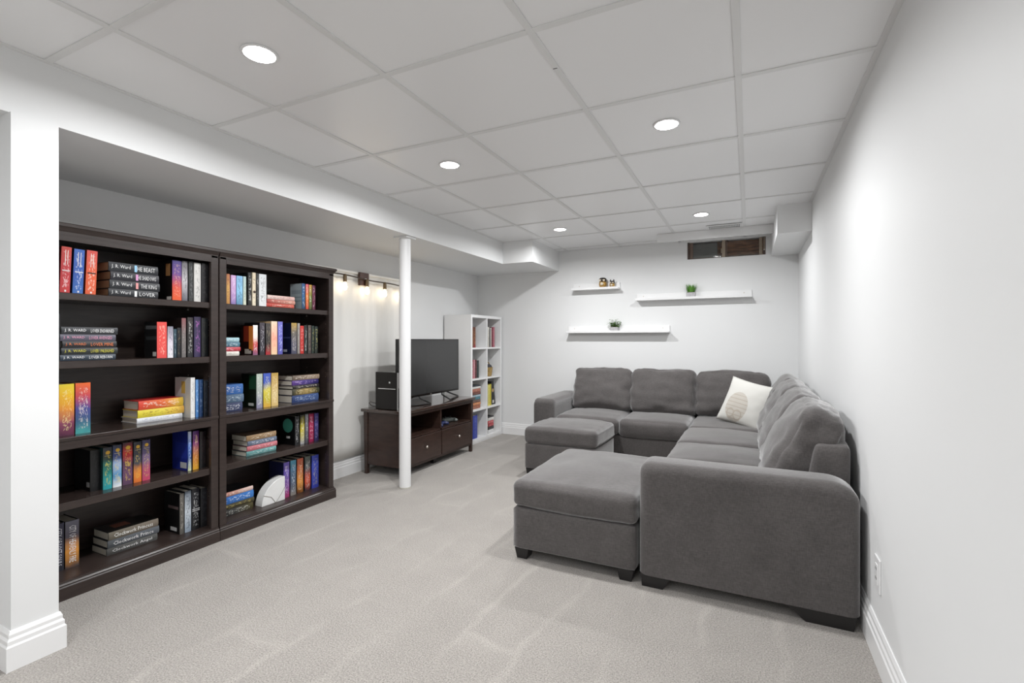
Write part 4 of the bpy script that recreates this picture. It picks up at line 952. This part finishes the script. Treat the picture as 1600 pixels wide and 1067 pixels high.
# ================================================================== BOOKS
# (case, shelf, V upright / L lying, spine plane x, y0, y1, z0, height or thickness, spine/accent/cover colours, look, title)
SHELF = {1: 'top', 2: 'second', 3: 'middle', 4: 'fourth', 5: 'bottom'}
CASE = {'A': 'bookcase by wall end', 'B': 'bookcase by curtain', 'C': 'white cube shelf'}
ROW = {1: 'top', 2: 'second', 3: 'third', 4: 'bottom'}
def build_book(i, rec):
    u, s, kind, Xs, y0, y1, z0, h, pal, desc, title = rec
    sp, acc, cov = pal.split('/'); stops = sp.split(':')
    if len(stops) == 1: stops = stops*2
    V_ = kind == 'V'
    lab = f"{desc}, {SHELF[s]} shelf, {CASE[u]}" if u != 'C' else f"{desc}, {ROW[s]} row, {CASE[u]}"
    T, H = (y1-y0, h) if V_ else (h, y1-y0)          # thickness, spine length
    T -= .0012
    depth = .145 if H > .19 else .115
    if u == 'C': depth = .17
    t = thing('book', lab, 'book', (Xs, y0, z0), 0, f"books on the {SHELF[s] if u != 'C' else ROW[s]} shelf of the {CASE[u]}")
    bt = .0022
    def B(d0, d1, a0, a1, b0, b1):                   # depth, across, along
        return (-d1, -d0, a0, a1, b0, b1) if V_ else (-d1, -d0, b0, b1, a0, a1)
    # spine: gently rounded
    bm = bmesh.new(); prof = [(-.004, 0)] + [(.0035*math.sin(math.pi*k/8)-.0005, T*k/8) for k in range(9)] + [(-.004, T)]
    if V_: prism(bm, prof, 'z', 0, H)
    else:
        A = [bm.verts.new((p[0], 0, p[1])) for p in prof]; C_ = [bm.verts.new((p[0], H, p[1])) for p in prof]
        bm.faces.new(A); bm.faces.new(C_[::-1])
        for k in range(len(prof)): bm.faces.new((A[k], C_[k], C_[(k+1) % len(prof)], A[(k+1) % len(prof)]))
        bmesh.ops.recalc_face_normals(bm, faces=list(bm.faces))
    mk('spine', bm, book_mat(stops, acc, 2 if V_ else 1, i, 0 if title else .5), t, True, local=True)
    autosmooth(t.children[0], 50)
    bm = bmesh.new(); bx(bm, *B(.003, depth, 0, bt, 0, H)); bx(bm, *B(.003, depth, T-bt, T, 0, H))
    mk('cover', bm, flat(cov), t, local=True)
    mk('pages', BX(*B(.002, depth-.004, bt, T-bt, .003, H-.003)), M['papert'] if (u, s, kind) == ('A', 1, 'L') else M['paper'], t, local=True)
    if title:
        parts = title.split('|'); ink = flat(acc if (u, s) != ('A', 1) else 'e4e4e4', .4)
        if len(parts) == 2: spans = [(.05, .42, parts[0]), (.60 if len(parts[1]) < 9 else .50, .93, parts[1])]
        else: spans = [(.10, .88, parts[0])]
        for a, b2, tx in spans:
            hgt = T*.5
            if V_: pl_ = lambda p, q, a=a: Vector((.0036, T*.26+q, H*(1-a)-p))
            else: pl_ = lambda p, q, a=a: Vector((.0036, H*a+p, T*.26+q))
            mk('title', text_mesh(tx, H*(b2-a), hgt, pl_), ink, t, local=True)
        if (u, s) == ('A', 1): mk('cross_mark', bevel(BX(.0022, .0040, H*.50, H*.55, T*.12, T*.88), .0004, 1), flat(acc), t, local=True)
    return t
BK = [build_book(i, r) for i, r in enumerate(BOOKS)]
def find(key): return next(b for b in BK if b['label'].startswith(key))
def dims(b):
    c = next(o for o in b.children if o.name.startswith('cover')); xs = [v.co for v in c.data.vertices]
    return max(v.x for v in xs)-min(v.x for v in xs), max(v.y for v in xs), max(v.z for v in xs)
# silver or dark bands around the three bright hardcovers
for key, col in (('red hardcover with a silver', 'd8c8c8'), ('blue hardcover with a silver', 'd0d4e0'), ('orange hardcover with', '2c2018'), ('black hardcover with grey bars', 'b0b0b0')):
    b = find(key); d, T, H = dims(b)
    mk('band', BX(.0010, .0038, T*.12, T*.88, H*.475, H*.50), flat(col), b, local=True)
    mk('foot_mark', BX(.0022, .0040, T*.42, T*.58, H*.03, H*.07), flat('f0e8e8'), b, local=True)
    if key[0] != 'b' or 'blue' in key:
        for k in (.34, .58): mk('stripe', BX(.0016, .0039, T*k, T*k+.0022, H*.62, H*.93), flat('f0e4e0'), b, local=True)
# gold crests on the five-volume set
for key in ('teal hardcover with gold', 'blue and white hardcover with gold', 'red hardcover with gold', 'orange-footed', 'purple and pink hardcover'):
    b = find(key); d, T, H = dims(b)
    bm = bmesh.new(); lathe(bm, [(T*.24, .0025), (T*.24, .0042), (T*.15, .0048)], (0, T/2, H*.88), 16, 'x'); mk('crest', bm, flat('d8a838', .3), b, local=True)
    mk('rule', BX(.001, .0040, T*.15, T*.85, H*.80, H*.806), flat('d8c8a0'), b, local=True)
# barcodes and cover pictures on the outward covers (flat prints)
def patch(key, x0, x1, z0, z1, col, name='barcode_patch', side=-1):
    b = find(key); d, T, H = dims(b); y = -.0004 if side < 0 else T-.0004
    mk(name, BX(-d*x1, -d*x0, y, y+.0008, H*z0, H*z1), flat(col), b, local=True)
patch('plain black hardcover with barcode', .06, .24, .10, .22, 'b0b0b0')
patch('coral red', .08, .34, .05, .17, 'd0d0cc'); patch('coral red', .06, .9, .80, .90, '5a5c5e', 'printed_panel'); patch('coral red', .06, .9, .50, .60, '34383a', 'printed_panel')
patch('purple and orange', .08, .36, .02, .10, 'd0ccc8'); patch('purple and orange', .15, .42, .62, .92, '9a7048', 'printed_portrait_panel')
patch('white hardcover with yellow', .35, .6, .60, .90, 'c8a850', 'printed_figure')
patch('blue hardcover with navy', .1, .5, .05, .2, 'c8c8c8'); patch('blue hardcover with navy', .05, .85, .3, .7, '2a3aa0', 'printed_panel')
patch('grey hardcover with black back', .2, .6, .06, .15, 'd0d0d0'); patch('grey hardcover with black back', .1, .75, .60, .67, '6a5a5a', 'printed_panel')
patch('blue paperback with grey', .1, .9, .3, .34, '7c8a90', 'printed_line'); patch('blue paperback with grey', .1, .9, .45, .49, '7c8a90', 'printed_line'); patch('blue paperback with grey', .1, .9, .6, .75, '8a98a0', 'printed_line')
patch('white and red hardcover', .15, .7, .04, .2, 'b8b0a8'); patch('white and red hardcover', .0, .35, .15, .97, 'd88038', 'printed_flame'); patch('white and red hardcover', .35, .8, .45, .97, '7a2818', 'printed_flame')
patch('grey hardcover with gold top', .3, .75, .06, .14, 'c0c4d0'); patch('grey hardcover with gold top', .1, .9, .5, .54, '3c4670', 'printed_line')
patch('pale sage', .2, .55, .06, .14, 'c8ccc8'); patch('pale sage', .05, .5, .55, .95, '1c4830', 'printed_panel')
b = find('black hardcover with green disc'); d, T, H = dims(b)
bm = bmesh.new(); lathe(bm, [(.048, -.0006), (.048, .0008)], (-d*.5, 0, H*.66), 24, 'y'); mk('green_disc', bm, flat('4a9a88'), b, local=True)
patch('black hardcover with green disc', .35, .6, .22, .30, 'c8c8c8')
b = find('black hardcover with silver rings'); d, T, H = dims(b)
for k in (.46, .50): mk('silver_ring', BX(.001, .0042, T*.02, T*.98, H*k, H*k+.003), flat('d8d8d8', .25), b, local=True)
b = find('cream hardcover with a round'); d, T, H = dims(b)
bm = bmesh.new(); lathe(bm, [(T*.36, .0025), (T*.36, .0042)], (0, T*.5, H*.42), 16, 'x'); mk('round_dot', bm, flat('4a3830'), b, local=True)
# red rear cover picture on top of the clockwork pile
b = find('bronze hardcover, topmost'); d, T, H = dims(b)
zt = max(v.co.z for v in next(o for o in b.children if o.name.startswith('cover')).data.vertices)
mk('cover_picture', BX(-.11, -.05, .05, .12, zt-.0002, zt+.0008), flat('6a3c2c'), b, local=True)
# the three bright hardcovers lean a little
for key in ('red hardcover with a silver', 'blue hardcover with a silver', 'orange hardcover with'):
    find(key).rotation_euler = (R(-2.2), 0, 0)
